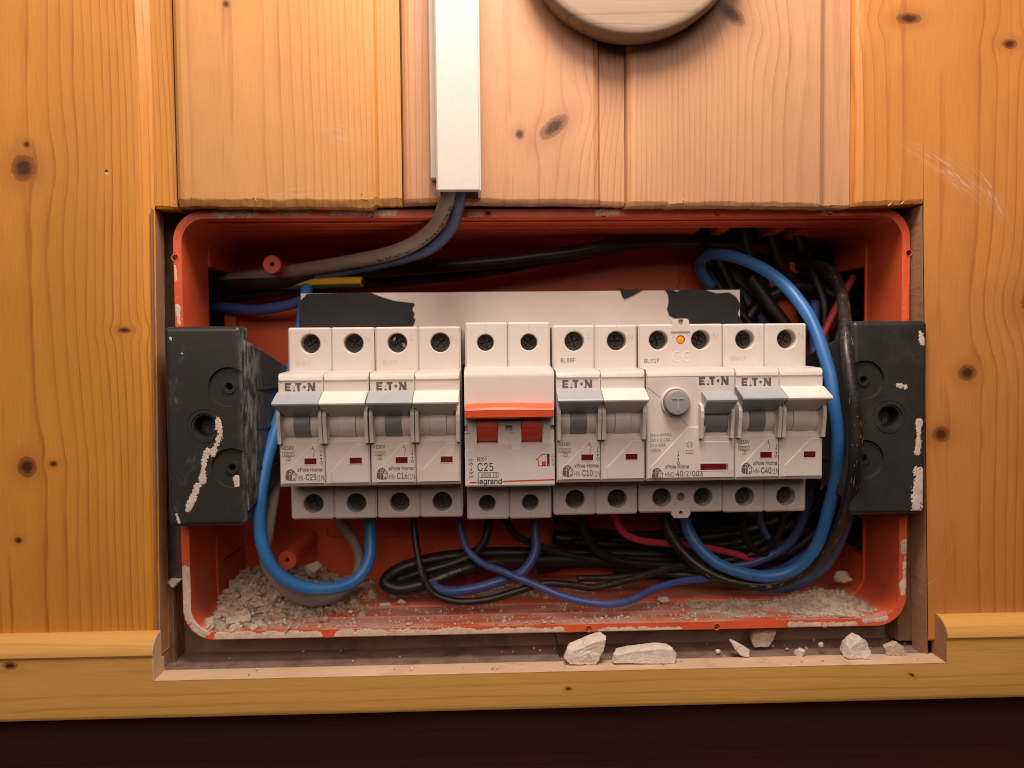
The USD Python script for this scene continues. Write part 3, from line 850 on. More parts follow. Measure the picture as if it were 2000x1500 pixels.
# the rail that the devices are clipped on
dr = single('mounting_rail', xprism([(46.5, -46.5), (48, -46.5), (48, -38), (54, -38), (54, -19), (48, -19), (48, -10.5), (46.5, -10.5), (46.5, -20.5), (52.5, -20.5), (52.5, -36.5), (46.5, -36.5)], X(474, FY) + 9, X(1664, FY) - 9),
            'screw_dark', 'metal mounting rail behind the row of breakers between the two brackets', 'rail')

# ------------------------------------------------------------------ the breakers
TY, NY = 3.0, -13.0
DX = [-81.8, -46.3, -9.6, 26.7, 62.4, 98.1]
PW = 17.62                                  # one pole
ZTOP, ZBOT = 11.2, -67.9
ZN1, ZN0 = -6.4, -51.6
HU, HLW = 4.6, -61.4


def L(px, x0): return (px - 545) / 4.98     # offsets measured on the leftmost breaker


def terminal_block(x0, x1, zt, zb, holes, r, tabs=(), seam=True):
    b = man(cbox(x0, x1, TY, 46, zb, zt, .7))
    for t in tabs: b += t
    for (hx, hz) in holes:
        b -= man(ycyl(hx, hz, r, TY - 1, TY + 10, 40))
        b -= man(lathe_cone(hx, hz, r))
        if seam:
            if hz > -20: b -= man(cbox(hx - .09, hx + .09, TY - .5, TY + .35, hz, zt + 1, .01))
            else: b -= man(cbox(hx - .09, hx + .09, TY - .5, TY + .35, zb - 1, hz, .01))
    return b


def lathe_cone(x, z, r):
    a = np.linspace(0, 2 * np.pi, 40, endpoint=False)
    k = [(x + (r + .45) * np.cos(t), TY - .1, z + (r + .45) * np.sin(t)) for t in a] + [(x + (r - .1) * np.cos(t), TY + .5, z + (r - .1) * np.sin(t)) for t in a]
    return hull(k)


def screw(th, x, z, r, an, mat='screw_dark', y=TY + 5.5):
    s = man(ycyl(x, z, r - .12, y, y + 3, 28))
    for k, (w, l) in enumerate(((.75, 2.5), (.75, 2.5))):
        t = an + k * math.pi / 2
        q = sbox(-l, -w / 2, l, w / 2); q = affinity.translate(affinity.rotate(q, t, (0, 0), use_radians=True), x, z)
        s -= man(yprism(q, y - 1, y + 1.4))
    s -= (man(ycyl(x, z, r * .62, y - 1, y + .35, 24)) - man(ycyl(x, z, r * .48, y - 2, y + 1, 24)))
    th.part('terminal_screw', s, mat, 30)


NPROF = [(TY + .2, -6.9), (TY - 1, -6.6), (-10.6, -7.1), (-11.8, -7.55), (-12.6, -8.4), (-13.0, -9.6), (-13.0, -9.9), (-12.55, -10.2), (-12.55, -18), (-13, -18.6), (-13, -50.2), (-12.2, -51.5), (-11.5, -51.6), (TY + .2, -51.6)]


def nose(x0, x1, cuts=()):
    n = man(xprism(NPROF, x0 + .06, x1 - .06))
    # soften the vertical edges
    for xe, s in ((x0 + .06, 1), (x1 - .06, -1)):
        n -= man(hull([(xe - s, NY - .01 - .6, z) for z in (-60, 0)] + [(xe + s * .45, NY - .01 - .6, z) for z in (-60, 0)] + [(xe - s, NY + 1.2, z) for z in (-60, 0)] + [(xe + s * .45, NY, z) for z in (-60, 0)] + [(xe - s * .02, NY + .45, z) for z in (-60, 0)]))
    for c in cuts: n -= c
    return n


def slot(x0, x1): return man(xprism([(-4, -14.6), (-14.5, -14.6), (-14.5, -34.6), (-13.02, -34.2), (-8.8, -31.8), (-4, -31.8)], x0, x1))


def lever_mesh(x0, x1, inset=2.4):
    top = [(-12.2, -14.5), (-14.0, -14.35), (-22.2, -17.9), (-22.5, -18.4), (-22.3, -19.0)]
    low = [(-15.4, -22.9), (-12.0, -24.4), (-9, -24.4), (-9, -15)]
    p = [(x, y, z) for y, z in top for x in (x0, x1)] + [(x, y, z) for y, z in low for x in (x0 + inset, x1 - inset)] + [(x, -20.5, -20.0) for x in (x0 + .7, x1 - .7)]
    return hull(p)


CHEEK = [(-12.8, -20.4), (-16.2, -21.4), (-17.0, -23.5), (-16.9, -26), (-15.9, -31.2), (-15.4, -34.4), (-12.8, -34.8)]


def house_icon(x, z, s):
    """The little house emblem, about s wide."""
    body = Polygon([(0, .25), (.08, .78), (.30, 1.0), (.62, .98), (.98, .52), (.92, .46), (.92, .06), (.55, -.02), (.12, .06)])
    front = Polygon([(.50, .40), (.72, .74), (.92, .44), (.86, .44), (.86, .10), (.78, .10), (.78, .26), (.66, .24), (.66, .04), (.56, .04), (.56, .42)])
    cuts = unary_union([LineString([(.0, .62), (.34, .56), (.52, .62)]).buffer(.022), LineString([(.30, 1.0), (.36, .62), (.34, .0)]).buffer(.018), LineString([(.62, .98), (.48, .62)]).buffer(.022), Polygon([(.36, .88), (.50, .90), (.46, .76)])])
    g = body.difference(front).difference(cuts)
    g = unary_union([g, Point(.73, .50).buffer(.055)])
    return affinity.translate(affinity.scale(g, s, s, origin=(0, 0)), x, z)


def eaton_logo(x, z, w, h):
    """E A T O N: solid letters with the A and the ring of the O left open."""
    E = Polygon([(0, 0), (.205, 0), (.185, .27), (.075, .27), (.075, .40), (.185, .40), (.175, .60), (.075, .60), (.075, .73), (.20, .73), (.215, 1), (0, 1)])
    A = unary_union([Polygon([(.262, 0), (.345, 0), (.340, .20), (.275, .20)]), Polygon([(.292, .36), (.328, .36), (.31, .62)])])
    T = Polygon([(.345, 1), (.545, 1), (.545, .80), (.49, .74), (.49, 0), (.415, 0), (.405, .72), (.345, .72)])
    N = Polygon([(.735, 0), (.815, 0), (.815, .52), (.90, 0), (1, 0), (1, 1), (.92, 1), (.92, .48), (.835, 1), (.735, 1)])
    hole = affinity.scale(Point(.645, .5).buffer(1, 24), .125, .62)
    dot = affinity.scale(Point(.645, .5).buffer(1, 20), .045, .19)
    g = unary_union([E, A, T.difference(hole), N.difference(hole), dot])
    return affinity.translate(affinity.scale(g, w, h, origin=(0, 0)), x, z)


def arrows(x, z):
    g = unary_union([sbox(-.1, -.2, .1, 2.0), Polygon([(-.42, -.3), (.42, -.3), (0, .75)]), Polygon([(-.42, -1.1), (.42, -1.1), (0, -2.1)]), Point(0, -2.95).buffer(.62).difference(Point(0, -2.95).buffer(.42)), sbox(-.08, -2.3, .08, -1)])
    return affinity.translate(g, x, z)


def panel_raised(x0, pts, y=NY, h=.38, inset=.32):
    p = Polygon(pts); q = p.buffer(-inset, join_style=2)
    return hull([(a, y + .1, b) for a, b in p.exterior.coords] + [(a, y - h, b) for a, b in q.exterior.coords])


FACE = NY - .38


def mcb(x0, label, rating, code, screws, gw='grey_white', seam_letters='emboss'):
    t = Thing('circuit_breaker', label, 'circuit breaker', (x0 + PW, 46, ZBOT), 'two-pole grey lever breakers')
    for k in range(2):
        a = x0 + k * PW; b = a + PW - .12
        hx = a + 9.1
        t.part('terminal_block', terminal_block(a, b, ZTOP, ZBOT, [(hx, HU), (hx, HLW)], 4.0), gw, 30)
        for z, s in ((HU, screws[k]), (HLW, screws[2 + k])):
            screw(t, hx, z, 4.0, s[0], s[1] if len(s) > 1 else 'screw_dark')
        n = t.part('front_cover', nose(a, b, [slot(a + 1.7, b - 1.7)]), gw, 30)
        n.part('raised_panel', panel_raised(a, [(a + 2.1, -50.4), (a + 2.1, -45.7), (a + 12.6, -34.9), (b - .25, -34.9), (b - .25, -50.4)]), gw)
        for xe in (a + .1, b - 1.5):
            n.part('cheek', xprism(CHEEK, xe, xe + 1.35), gw)
        d = t.part('lever', lever_mesh(a - .1, b - .25), 'lever_grey' if k == 0 else 'lever_white')
        d.part('drum', cat(xcyl(-7.6, -27.3, 5.4, a + 1.75, a + 5.6), xcyl(-7.6, -27.3, 5.4, a + 12.1, b - 1.75)), gw, 40)
        d.part('drum_centre', xcyl(-7.8, -27.2, 5.75, a + 5.75, a + 11.95), 'drum_grey' if k == 0 else 'pearl_white', 40)
        wx = a + 9.7
        fr = t.part('window_frame', yprism(sbox(wx - .25, -42.95, wx + 4.95, -40.1).difference(sbox(wx, -42.7, wx + 4.7, -40.35)), FACE - .12, FACE), gw)
        t.part('indicator_window', yprism(sbox(wx, -42.7, wx + 4.7, -40.35), FACE - .05, FACE + .05), 'window_red')
    t.part('brand_lettering', yprism(eaton_logo(x0 + 2.5, -14.1, 11.8, 3.25), -12.6, -12.52), 'print_grey')
    ym = NY
    t.part('voltage_lettering', text('~230V', x0 + .9, -36.9, 4.7, 1.35, ym, True), 'print_grey')
    t.part('class_lettering', cat(frame_rect(x0 + 1.1, x0 + 5.7, -39.6, -37.9, .14, ym), text('6000', x0 + 1.75, -39.35, 3.3, 1.15, ym), frame_rect(x0 + 2.7, x0 + 4.3, -41.3, -39.7, .14, ym), text('3', x0 + 3.2, -41.05, .65, 1.05, ym)), 'print_grey')
    t.part('switch_symbol', cat(line([(x0 + 13.0, -35.5), (x0 + 13.0, -36.6), (x0 + 13.7, -37.2), (x0 + 13.1, -40.0)], .2, FACE), line([(x0 + 12.6, -36.4), (x0 + 13.2, -36.4)], .2, FACE)), 'print_grey')
    t.part('arrow_symbol', yprism(arrows(x0 + 16.2, -39.2), FACE - .06, FACE), 'print_grey')
    t.part('house_emblem', yprism(house_icon(x0 + 2.2, -49.1, 4.6), FACE - .06, FACE), 'print_grey')
    t.part('range_lettering', text('xPole Home', x0 + 6.9, -45.5, 9.7, 1.5, FACE, True), 'print_grey')
    t.part('type_lettering', cat(text('HN-', x0 + 7.0, -49.0, 2.9, 2.05, FACE), text(rating, x0 + 10.1, -48.9, 4.1, 2.35, FACE, True), text('/1N', x0 + 14.3, -49.1, 2.9, 2.1, FACE)), 'print_grey')
    em = [text('1', x0 + 14.4, 5.6, None, 2.2, TY), text('N', x0 + PW + 14.0, 5.0, 1.9, 2.4, TY), text('2', x0 + 14.8, -65.2, 1.4, 2.2, TY), text('N', x0 + PW + 14.8, -65.4, 1.8, 2.3, TY)]
    for e in em: t.part('terminal_marking', e, 'emboss')
    t.part('code_lettering', text(code, x0 + 3.4, -4.1, 6.2, 1.75, TY), seam_letters)
    return t


mcb(DX[0], 'leftmost breaker, lettered C25 with grey and white levers, beside the left bracket', 'C25', 'BL87F', [(.6,), (1.0,), (.2,), (.9,)])
c16 = mcb(DX[1], 'breaker lettered C16 with grey and white levers, left of the orange lever breaker', 'C16', 'BL89F', [(.5,), (.75,), (1.2,), (.1,)], 'grey_white_warm')
for k, (dx, dz, an) in enumerate(((-1.7, 1.7, .5), (2.3, -.9, -.4))):
    q = np.array([[DX[1] + 9.1 + dx + sx * .55, TY + 4.6 + sy, HU + dz + sz * .75 + sx * an] for sx in (-1, 1) for sy in (0, .8) for sz in (-1, 1)])
    c16.part('copper_strand', hull(q), 'copper')
mcb(DX[3], 'breaker lettered C10 with grey and white levers, right of the orange lever breaker', 'C10', 'BL88F', [(.3,), (.05,), (.6,), (.4,)], seam_letters='print_grey')
mcb(DX[5], 'rightmost breaker, lettered C40 with grey and white levers, beside the big blue cable', 'C40', 'BM42F', [(.2,), (1.1,), (.5,), (.8,)], 'grey_white_pale')

# breaker with the wide orange lever
x0 = DX[2]
lg = Thing('circuit_breaker', 'breaker with one wide orange lever and a red line, lettered C25', 'circuit breaker', (x0 + PW, 46, ZBOT - 1))
for k in range(2):
    a = x0 + .25 + k * (PW + .05); b = a + PW - .15; hx = a + 8.4 + .3 * k
    lg.part('terminal_block', terminal_block(a, b, ZTOP + 1.5, ZBOT - 1.2, [(hx, HU - .2), (hx, HLW - 1.0)], 3.45), 'pearl_white', 30)
    for z, s in ((HU - .2, .3 + k * .6), (HLW - 1.0, .8 - k * .5)): screw(lg, hx, z, 3.45, s)
    lp = [(TY + .2, -5.5), (TY - 1, -5.6), (-11.0, -7.2), (-12.4, -8.0), (-13.0, -9.4), (-13.0, -52.0), (-12.5, -52.7), (TY + .2, -52.9)]
    n = man(xprism(lp, a - .12, b + .1))
    n -= man(xprism([(-4, -20), (-15, -20), (-15, -37.4), (-13, -37.0), (-9.5, -35.6), (-4, -35.6)], a + 4.6, a + 12.9))
    n -= man(xprism([(-11.6, -22), (-15, -22), (-15, -38.4), (-11.6, -38.4)], a - 2, a + 4.6)); n -= man(xprism([(-11.6, -22), (-15, -22), (-15, -34), (-11.6, -36.5)], a + 12.9, b + 2))
    n -= man(cbox(a - 1, a + 1.0, -14, -8, -30.8, -28.6, .01)); n -= man(cbox(b - 1.4, b + 1, -14, -8, -30.6, -28.6, .01))
    nn = lg.part('front_cover', n, 'pearl_white', 30)
    nn.part('latch_rim', cbox(a - .1, a + 1.6, -12.0, -11.5, -31.6, -30.9, .15), 'pearl_white')
    dm = man(xcyl(-6.6, -29.0, 6.6, a + 4.8, a + 12.7)) - man(cbox(a, a + 20, -15, -12.75, -30.2, -29.6, .01))
    lg.part('drum', dm, 'drum_orange', 40)
lv = []
for s in np.linspace(0, 1, 9):
    xx = x0 + .55 + s * 34.2; cv = 1.4 * math.sin(math.pi * min(1, s * 1.15)) * (1 - .3 * s)
    lv.append((xx, cv))
pts = []
parts = []
for (xa, ca), (xb, cb) in zip(lv[:-1], lv[1:]):
    q = []
    for xq, cq in ((xa, ca), (xb, cb)):
        q += [(xq, -12.6, -20.3 + .25 * cq), (xq, -13.4, -19.8 + .3 * cq), (xq, -16.5, -20.2 + .5 * cq), (xq, -20.0, -21.3 + .4 * cq), (xq, -20.7, -22.0 + .3 * cq), (xq, -20.4, -24.6), (xq, -16, -25.6), (xq, -12.6, -25.6)]
    parts.append(man(hull(q)))
lvm = parts[0]
for q in parts[1:]: lvm = lvm + q
lg.part('lever', lvm, 'lever_orange', 25)
fx = lambda px: (px - 907) / 4.97 + x0
fz = lambda py: Z(py, NY, 990)
lg.part('rating_lettering', cat(text('RX', fx(932), fz(900.5), 2.75, 1.75, NY), text('3', fx(946.5), fz(896.5), .75, 1.05, NY), text('C25', fx(932), fz(919), 6.2, 3.1, NY)), 'print_black')
lg.part('class_lettering', cat(frame_rect(fx(933), fx(972.5), fz(932), fz(922), .18, NY), line([(fx(963.5), fz(932)), (fx(963.5), fz(922))], .18, NY), text('6000', fx(939), fz(930.3), 3.9, 1.25, NY), text('3', fx(966), fz(930.3), .85, 1.25, NY)), 'print_black')
lg.part('switch_lettering', cat(text('On', fx(915), fz(900), 1.75, 1.05, NY), text('Off', fx(915), fz(933), 1.85, 1.05, NY), line([(fx(916), fz(906)), (fx(919.5), fz(902.5)), (fx(923), fz(906))], .3, NY), line([(fx(919.5), fz(911)), (fx(919.5), fz(907))], .22, NY),
                                yprism(Point(fx(919.5), fz(916)).buffer(.42).difference(Point(fx(919.5), fz(916)).buffer(.22)), NY - .06, NY), line([(fx(916), fz(920.5)), (fx(919.5), fz(924)), (fx(923), fz(920.5))], .3, NY)), 'print_black')
lg.part('brand_lettering', text('legrand', fx(932), fz(944.6), 9.5, 2.1, NY, True), 'print_black')
lg.part('red_line', cat(line([(fx(916.5), fz(941.5)), (fx(929.5), fz(941.3))], .55, NY), line([(fx(982), fz(940)), (fx(1082), fz(938.2))], .55, NY)), 'print_red')
hs = [(1047, 899), (1059, 888.5), (1066, 888.5)], [(1047, 899), (1051.5, 899), (1051.5, 910.5), (1066, 910.5)]
lg.part('house_emblem', cat(*[line([(fx(a), fz(b)) for a, b in l], .32, NY) for l in hs], yprism(sbox(fx(1058.5), fz(910.5), fx(1066.5), fz(902)), NY - .06, NY)), 'print_red')
lg.part('bar_emblem', yprism(sbox(fx(1068.5), fz(911), fx(1073.5), fz(887.5)).difference(Point(fx(1071), fz(908.5)).buffer(.2)), NY - .06, NY), 'print_black')
lg.part('number_lettering', text('4199 37', fx(1082.5), fz(911), 4.7, 1.0, NY, vertical=True), 'print_grey')
lg.part('small_symbol', cat(*[line([(fx(1048 + k), fz(727.5)), (fx(1052 + k), fz(725.5)), (fx(1056 + k), fz(728))], .2, -10.6) for k in (0, 12)]), 'print_grey')

# residual-current device: round test button, one grey lever
x0 = DX[4]; w = 35.6
rc = Thing('residual_current_device', 'wide grey device with a round T test button and one short grey lever', 'circuit breaker', (x0 + PW, 46, ZBOT))
gx = lambda px: (px - 1263) / 4.90 + x0
gz = lambda py: Z(py, NY, 1350)
tx = lambda px: (px - 1246) / 4.70 + x0
tz_ = lambda py: Z(py, TY, 1330)
tabx = tx(1329)
tab1 = man(yprism(Polygon([(tabx - 4, 8.2), (tabx - 3.4, ZTOP + 1.6), (tabx - 2.6, ZTOP + 2.3), (tabx + 2.6, ZTOP + 2.3), (tabx + 3.4, ZTOP + 1.6), (tabx + 4, 8.2)]), TY - .5, TY + 2.2))
tab2 = man(yprism(Polygon([(tabx - 4, ZBOT + 3), (tabx - 4, ZBOT - .3), (tabx - 2.8, ZBOT - 1.9), (tabx + 2.8, ZBOT - 1.9), (tabx + 4, ZBOT - .3), (tabx + 4, ZBOT + 3)]), TY - .5, TY + 2.2))
holes = [(tx(1286), HU + .1), (tx(1369), HU + .1), (tx(1292), HLW + .2), (tx(1374), HLW + .2)]
tb_ = terminal_block(x0 + .1, x0 + w - .1, ZTOP + .1, ZBOT + .4, holes, 3.95, (tab1, tab2), False)
tb_ -= man(ycyl(tabx, ZTOP + .6, .95, TY - 2, TY + 1.4, 20)); tb_ -= man(cbox(tabx - .95, tabx + .95, TY - 2, TY + 1.4, ZTOP + .6, ZTOP + 2.0, .01))
tb_ -= man(ycyl(tabx, HLW + .4, 1.75, TY - 2, TY + 6, 24)); tb_ -= man(ycyl(tabx, ZBOT + .3, .85, TY - 2, TY + 4, 20))
tb_ -= man(ycyl(tabx + .1, HU + .2, 1.85, TY - 2, TY + 1.5, 28))
rc.part('terminal_block', tb_, 'grey_white', 30)
for i, (hx, hz) in enumerate(holes): screw(rc, hx, hz, 3.95, (.3, 1.2, .7, .1)[i])
rc.part('status_light', lathe_y([(.01, TY + .1), (1.3, TY + .2), (1.72, TY + .7), (1.75, TY + 1.4)], tabx + .1, HU + .2, 28), 'amber', 30)
lx0, lx1 = gx(1366), gx(1431)
bxc, bzc = gx(1320), gz(785)
nz = nose(x0 + .1, x0 + w - .1, [slot(lx0 + 1.2, lx1 - 1.6)])
nz += man(xprism([(-12.54, -10.19), (-12.54, -18.2), (-12.9, -18.7), (-13.0, -18.5), (-13.0, -10.19)], x0 + .5, x0 + w - .5))
nz -= man(ycyl(bxc, bzc, 5.2, -16, -8, 40))
for pa, pb in (((1266, 757), (1295, 780)), ((1328, 815), (1344, 832))):
    nz -= man(yprism(LineString([(gx(pa[0]), gz(pa[1])), (gx(pb[0]), gz(pb[1]))]).buffer(.16), -16, NY + .35))
nc = rc.part('front_cover', nz, 'grey_white', 30)
nc.part('button_ring', lathe_y([(5.1, -12.5), (5.1, -13.9), (5.35, -14.2), (5.75, -14.1), (6.1, -12.9)], bxc, bzc, 48), 'grey_white', 35)
bt = rc.part('test_button', lathe_y([(.01, -17.0), (4.2, -17.0), (4.75, -16.7), (5.0, -16.0), (5.0, -10)], bxc, bzc, 48), 'button_grey', 30)
bt.part('button_letter', yprism(unary_union([LineString([(bxc - 2.0, bzc + 1.7), (bxc + 2.0, bzc + 1.7)]).buffer(.28), LineString([(bxc, bzc + 1.5), (bxc, bzc - 2.9)]).buffer(.26)]), -17.25, -16.95), 'lever_grey')
nc.part('raised_panel', panel_raised(x0, [(gx(1269), -50.4), (gx(1269), gz(912)), (gx(1345), gz(833)), (gx(1380), gz(833)), (gx(1360), -50.4)], h=.34), 'grey_white')
nc.part('raised_panel', panel_raised(x0, [(gx(1359), -50.4), (gx(1359), gz(862)), (gx(1435), gz(862)), (gx(1435), -50.4)], h=.33), 'grey_white')
for xe in (lx0 - .3, lx1 - 1.4): nc.part('cheek', xprism(CHEEK, xe, xe + 1.3), 'grey_white')
lev = rc.part('lever', hull([(x, y, z) for y, z in ((-12, -16.3), (-14, -16.1), (-20.2, -18.3), (-20.6, -19.0), (-20.3, -19.8)) for x in (lx0 + .9, lx1 - .2)] + [(x, y, z) for y, z in ((-15.3, -24.4), (-12, -25.4), (-9, -25), (-9, -17)) for x in (lx0 + 1.3, lx1 - 1.8)]), 'lever_grey')
lev.part('drum', xcyl(-7.8, -27.3, 5.7, lx0 + 1.3, lx1 - 1.8), 'drum_grey', 40)
fy = NY - .33
rc.part('window_frame', yprism(sbox(gx(1366), gz(920), gx(1425), gz(904)).difference(sbox(gx(1368), gz(918), gx(1423), gz(906))), fy - .12, fy), 'grey_white')
rc.part('indicator_window', yprism(sbox(gx(1368), gz(918), gx(1419), gz(906)), fy - .05, fy + .05), 'window_red')
rc.part('indicator_window', yprism(sbox(gx(1419.4), gz(918), gx(1423), gz(906)), fy - .05, fy + .05), 'drum_grey')
rc.part('brand_lettering', yprism(eaton_logo(gx(1366), gz(752), 11.8, 3.2), NY - .07, NY + .01), 'print_grey')
rc.part('data_lettering', cat(*[text(s, gx(1270), gz(b), ww, 1.15, NY) for s, b, ww in (('Inc = 6000A', 851, 8.6), ('I\u0394n = 0,03A', 861, 8.0), ('In = 40A', 871, 6.2), ('~230V', 881, 4.3))]), 'print_grey')
fy2 = NY - .34
rc.part('arrow_symbol', yprism(arrows(gx(1325), gz(889)), fy2 - .06, fy2), 'print_grey')
rg = Point(gx(1347), gz(868)).buffer(1.2).difference(Point(gx(1347), gz(868)).buffer(.95)).difference(sbox(gx(1347) - .3, -60, gx(1347) + .3, 0))
rc.part('wave_symbol', cat(yprism(rg, fy2 - .06, fy2), text('~', gx(1347) - .6, gz(868) - .5, 1.2, 1.0, fy2), frame_rect(gx(1340), gx(1354), gz(886), gz(879), .13, fy2), text('~', gx(1344), gz(885), 1.1, .9, fy2)), 'print_grey')
rc.part('house_emblem', yprism(house_icon(gx(1273), gz(935.5), 4.7), fy2 - .06, fy2), 'print_grey')
rc.part('range_lettering', text('xPole Home', gx(1299), gz(914), 9.6, 1.45, fy2, True), 'print_grey')
rc.part('type_lettering', cat(text('HNC-', gx(1299), gz(930), 4.3, 1.8, fy2), text('40', gx(1320.5), gz(929.5), 2.8, 2.2, fy2, True), text('/2/', gx(1335), gz(929.5), 3.1, 2.1, fy2), text('003', gx(1352), gz(929.5), 4.3, 2.1, fy2, True)), 'print_grey')
rc.part('order_lettering', text('RCCB', gx(1412), gz(926), 4.2, 1.7, fy), 'emboss')
CEx = tx(1313); CEz = Z(707, TY, 1330)
arcC = Point(CEx + 2.2, CEz + 2.4).buffer(2.3).difference(Point(CEx + 2.2, CEz + 2.4).buffer(1.75)).difference(sbox(CEx + 2.9, CEz - 2, CEx + 9, CEz + 6))
arcE = affinity.translate(arcC, 4.2, 0).union(sbox(CEx + 4.6, CEz + 2.15, CEx + 6.4, CEz + 2.65))
rc.part('conformity_mark', yprism(unary_union([arcC, arcE]), TY - .12, TY + .02), 'lever_white')
for e in (text('1', tx(1312), 5.8, None, 2.2, TY), text('N', tx(1393), 5.0, 1.9, 2.4, TY), text('2', tx(1315), -65.0, 1.4, 2.2, TY), text('N', tx(1396), -65.0, 1.8, 2.2, TY)): rc.part('terminal_marking', e, 'emboss')
rc.part('code_lettering', text('BL91F', tx(1258), Z(709, TY, 1270), 6.2, 1.75, TY), 'print_grey')

# ------------------------------------------------------------------ white strip and tape above the row
SY = 24.0
sx0, sx1 = P(588, 600, SY)[0], P(1445, 600, SY)[0]
single('plastic_strip', hull([(sx, yy, zz) for sx, zt_ in ((sx0, P(600, 573, SY)[2]), (sx1, P(1440, 566, SY)[2])) for yy in (SY, SY + 1.6) for zz in (zt_, -5.)]), 'strip_white', 'pale plastic strip behind the tops of the breakers, taped at both ends', 'strip')
def tape(pts, label, y=SY - .35):
    rg = np.random.default_rng(len(pts)); q = [P(a, b, y)[[0, 2]] for a, b in pts]
    single('tape_piece', yprism(Polygon(q), y, y + .3), 'tape_black', label, 'tape')
tape([(584, 590), (600, 574), (722, 571), (745, 580), (772, 588), (808, 592), (810, 596), (806, 600), (806, 607), (810, 613), (807, 620), (811, 624), (809, 632), (806, 636), (806, 660), (584, 660)], 'black tape with a torn edge on the left end of the pale strip')
tape([(1299, 566), (1305, 576), (1306, 590), (1303, 604), (1307, 616), (1318, 622), (1328, 627), (1336, 640), (1336, 655), (1452, 655), (1449, 628), (1441, 612), (1447, 596), (1438, 580), (1424, 571), (1400, 573), (1376, 566), (1331, 565), (1322, 570), (1314, 567)], 'black tape over the right end of the pale strip')
tape([(1203, 561), (1212, 567), (1215, 578), (1220, 584), (1236, 577), (1257, 565), (1225, 566)], 'small pointed scrap of black tape on the upper edge of the pale strip', SY - .5)

# ------------------------------------------------------------------ cables
def path3(pts): return spline([P(a, b, c) for a, b, c in pts])


def cable(name, pts, d, mat, label, seed=1, n=16, wob=.02, cat_='cable'):
    c = path3(pts)
    k = np.stack([meshkit.fbm(c * .045 + 17 * q + seed, 2, seed + q) - .5 for q in range(3)], 1) * min(2.0, .42 * d)
    k[:, 1] *= .4; e = np.clip(np.minimum(np.arange(len(c)), np.arange(len(c))[::-1]) / 12., 0, 1)[:, None]
    return single(name, tube(c + k * e, d / 2, n, seed=seed, wob=wob), mat, label, cat_, True)


cable('blue_cable', [(600, 560, 50), (588, 640, 40), (572, 715, 32), (552, 790, 22), (535, 850, 16), (521, 905, 12), (509, 965, 9), (507, 1030, 8), (519, 1083, 8), (552, 1127, 10), (605, 1149, 13), (660, 1147, 17), (702, 1128, 21), (723, 1090, 25), (724, 1040, 29), (722, 990, 32)], 5.5, 'blue_bright',
      'thick bright blue cable looping below the leftmost breaker', 1, 20)
cable('grey_cable', [(602, 575, 56), (590, 650, 48), (566, 760, 38), (548, 860, 30), (535, 950, 24), (522, 1040, 20), (520, 1090, 20), (540, 1135, 22), (590, 1170, 26), (650, 1168, 32), (692, 1130, 42), (700, 1085, 48), (682, 1045, 50), (655, 1005, 46)], 5.2, 'grey_cable',
      'grey cable looping behind the bright blue loop at the lower left', 2)
gcp = [(880, 330, -6), (878, 372, -5), (868, 405, 2), (852, 438, 12), (820, 468, 20), (770, 492, 28), (690, 510, 38), (600, 525, 48), (500, 540, 58), (395, 552, 66)]
gc = Thing('grey_cable', 'grey printed cable coming out of the white trunking beside a blue one', 'cable', P(878, 372, -5))
cl = path3(gcp); gc.part('sheath', tube(cl, 3.2, 18, seed=3, wob=.01), 'grey_cable', True)
tt, NN, BB = frames(cl); s_ = np.r_[0, np.cumsum(np.linalg.norm(np.diff(cl, axis=0), axis=1))]
rng = np.random.default_rng(5); mk = []
for d in np.arange(13, 66, 2.6):
    if 40 < d < 45: continue
    i = int(np.searchsorted(s_, d)); i = min(i, len(cl) - 2)
    sgn = 1 if BB[i][2] < 0 else -1
    for k in range(2):
        ang = sgn * (.62 + .33 * rng.random()); o = cl[i] + tt[i] * rng.uniform(-.8, .8)
        nrm = math.cos(ang) * NN[i] + math.sin(ang) * BB[i]; side = -math.sin(ang) * NN[i] + math.cos(ang) * BB[i]
        c0 = o + nrm * 3.22; l1, l2 = rng.uniform(.18, .3), rng.uniform(.35, .75)
        if rng.random() < .5: l1, l2 = l2, l1
        mk.append(hull([c0 + a * l1 * tt[i] + b * l2 * side + c * .04 * nrm for a in (-1, 1) for b in (-1, 1) for c in (-1, 1)]))
gc.part('printed_marking', cat(*mk), 'print_black')
cable('blue_cable', [(901, 330, -6), (899, 374, -5), (893, 415, 3), (880, 448, 11), (852, 478, 20), (810, 500, 28), (745, 516, 36), (660, 533, 46), (560, 550, 56), (395, 570, 68)], 4.7, 'blue_slate', 'slate blue cable coming out of the white trunking', 4)
cable('black_cable', [(380, 560, 66), (460, 556, 60), (560, 546, 54), (680, 532, 49), (800, 524, 46), (940, 514, 44), (1080, 497, 44), (1220, 476, 46), (1340, 470, 50), (1450, 478, 56), (1540, 500, 62), (1620, 560, 66)], 6.6, 'black_cable', 'thick dusty black cable crossing the whole box above the breakers', 5)
cable('black_cable', [(395, 585, 69), (520, 572, 64), (660, 558, 60), (800, 545, 56), (950, 528, 53), (1100, 502, 52), (1250, 474, 56), (1400, 466, 64), (1560, 480, 70), (1690, 560, 70)], 6.4, 'black_clean', 'second black cable running just under the thick one above the breakers', 6)
yg = Thing('earth_wire', 'cut yellow and green wire end above the breakers', 'wire', P(600, 555, 46))
ycl = path3([(470, 558, 67), (540, 556, 60), (600, 554, 52), (650, 552, 47), (708, 551, 43)])
up = [i for i in range(len(ycl))]
yg.part('sheath', tube(ycl, 2.5, 16, wob=0.0), 'yellow_cable', True)
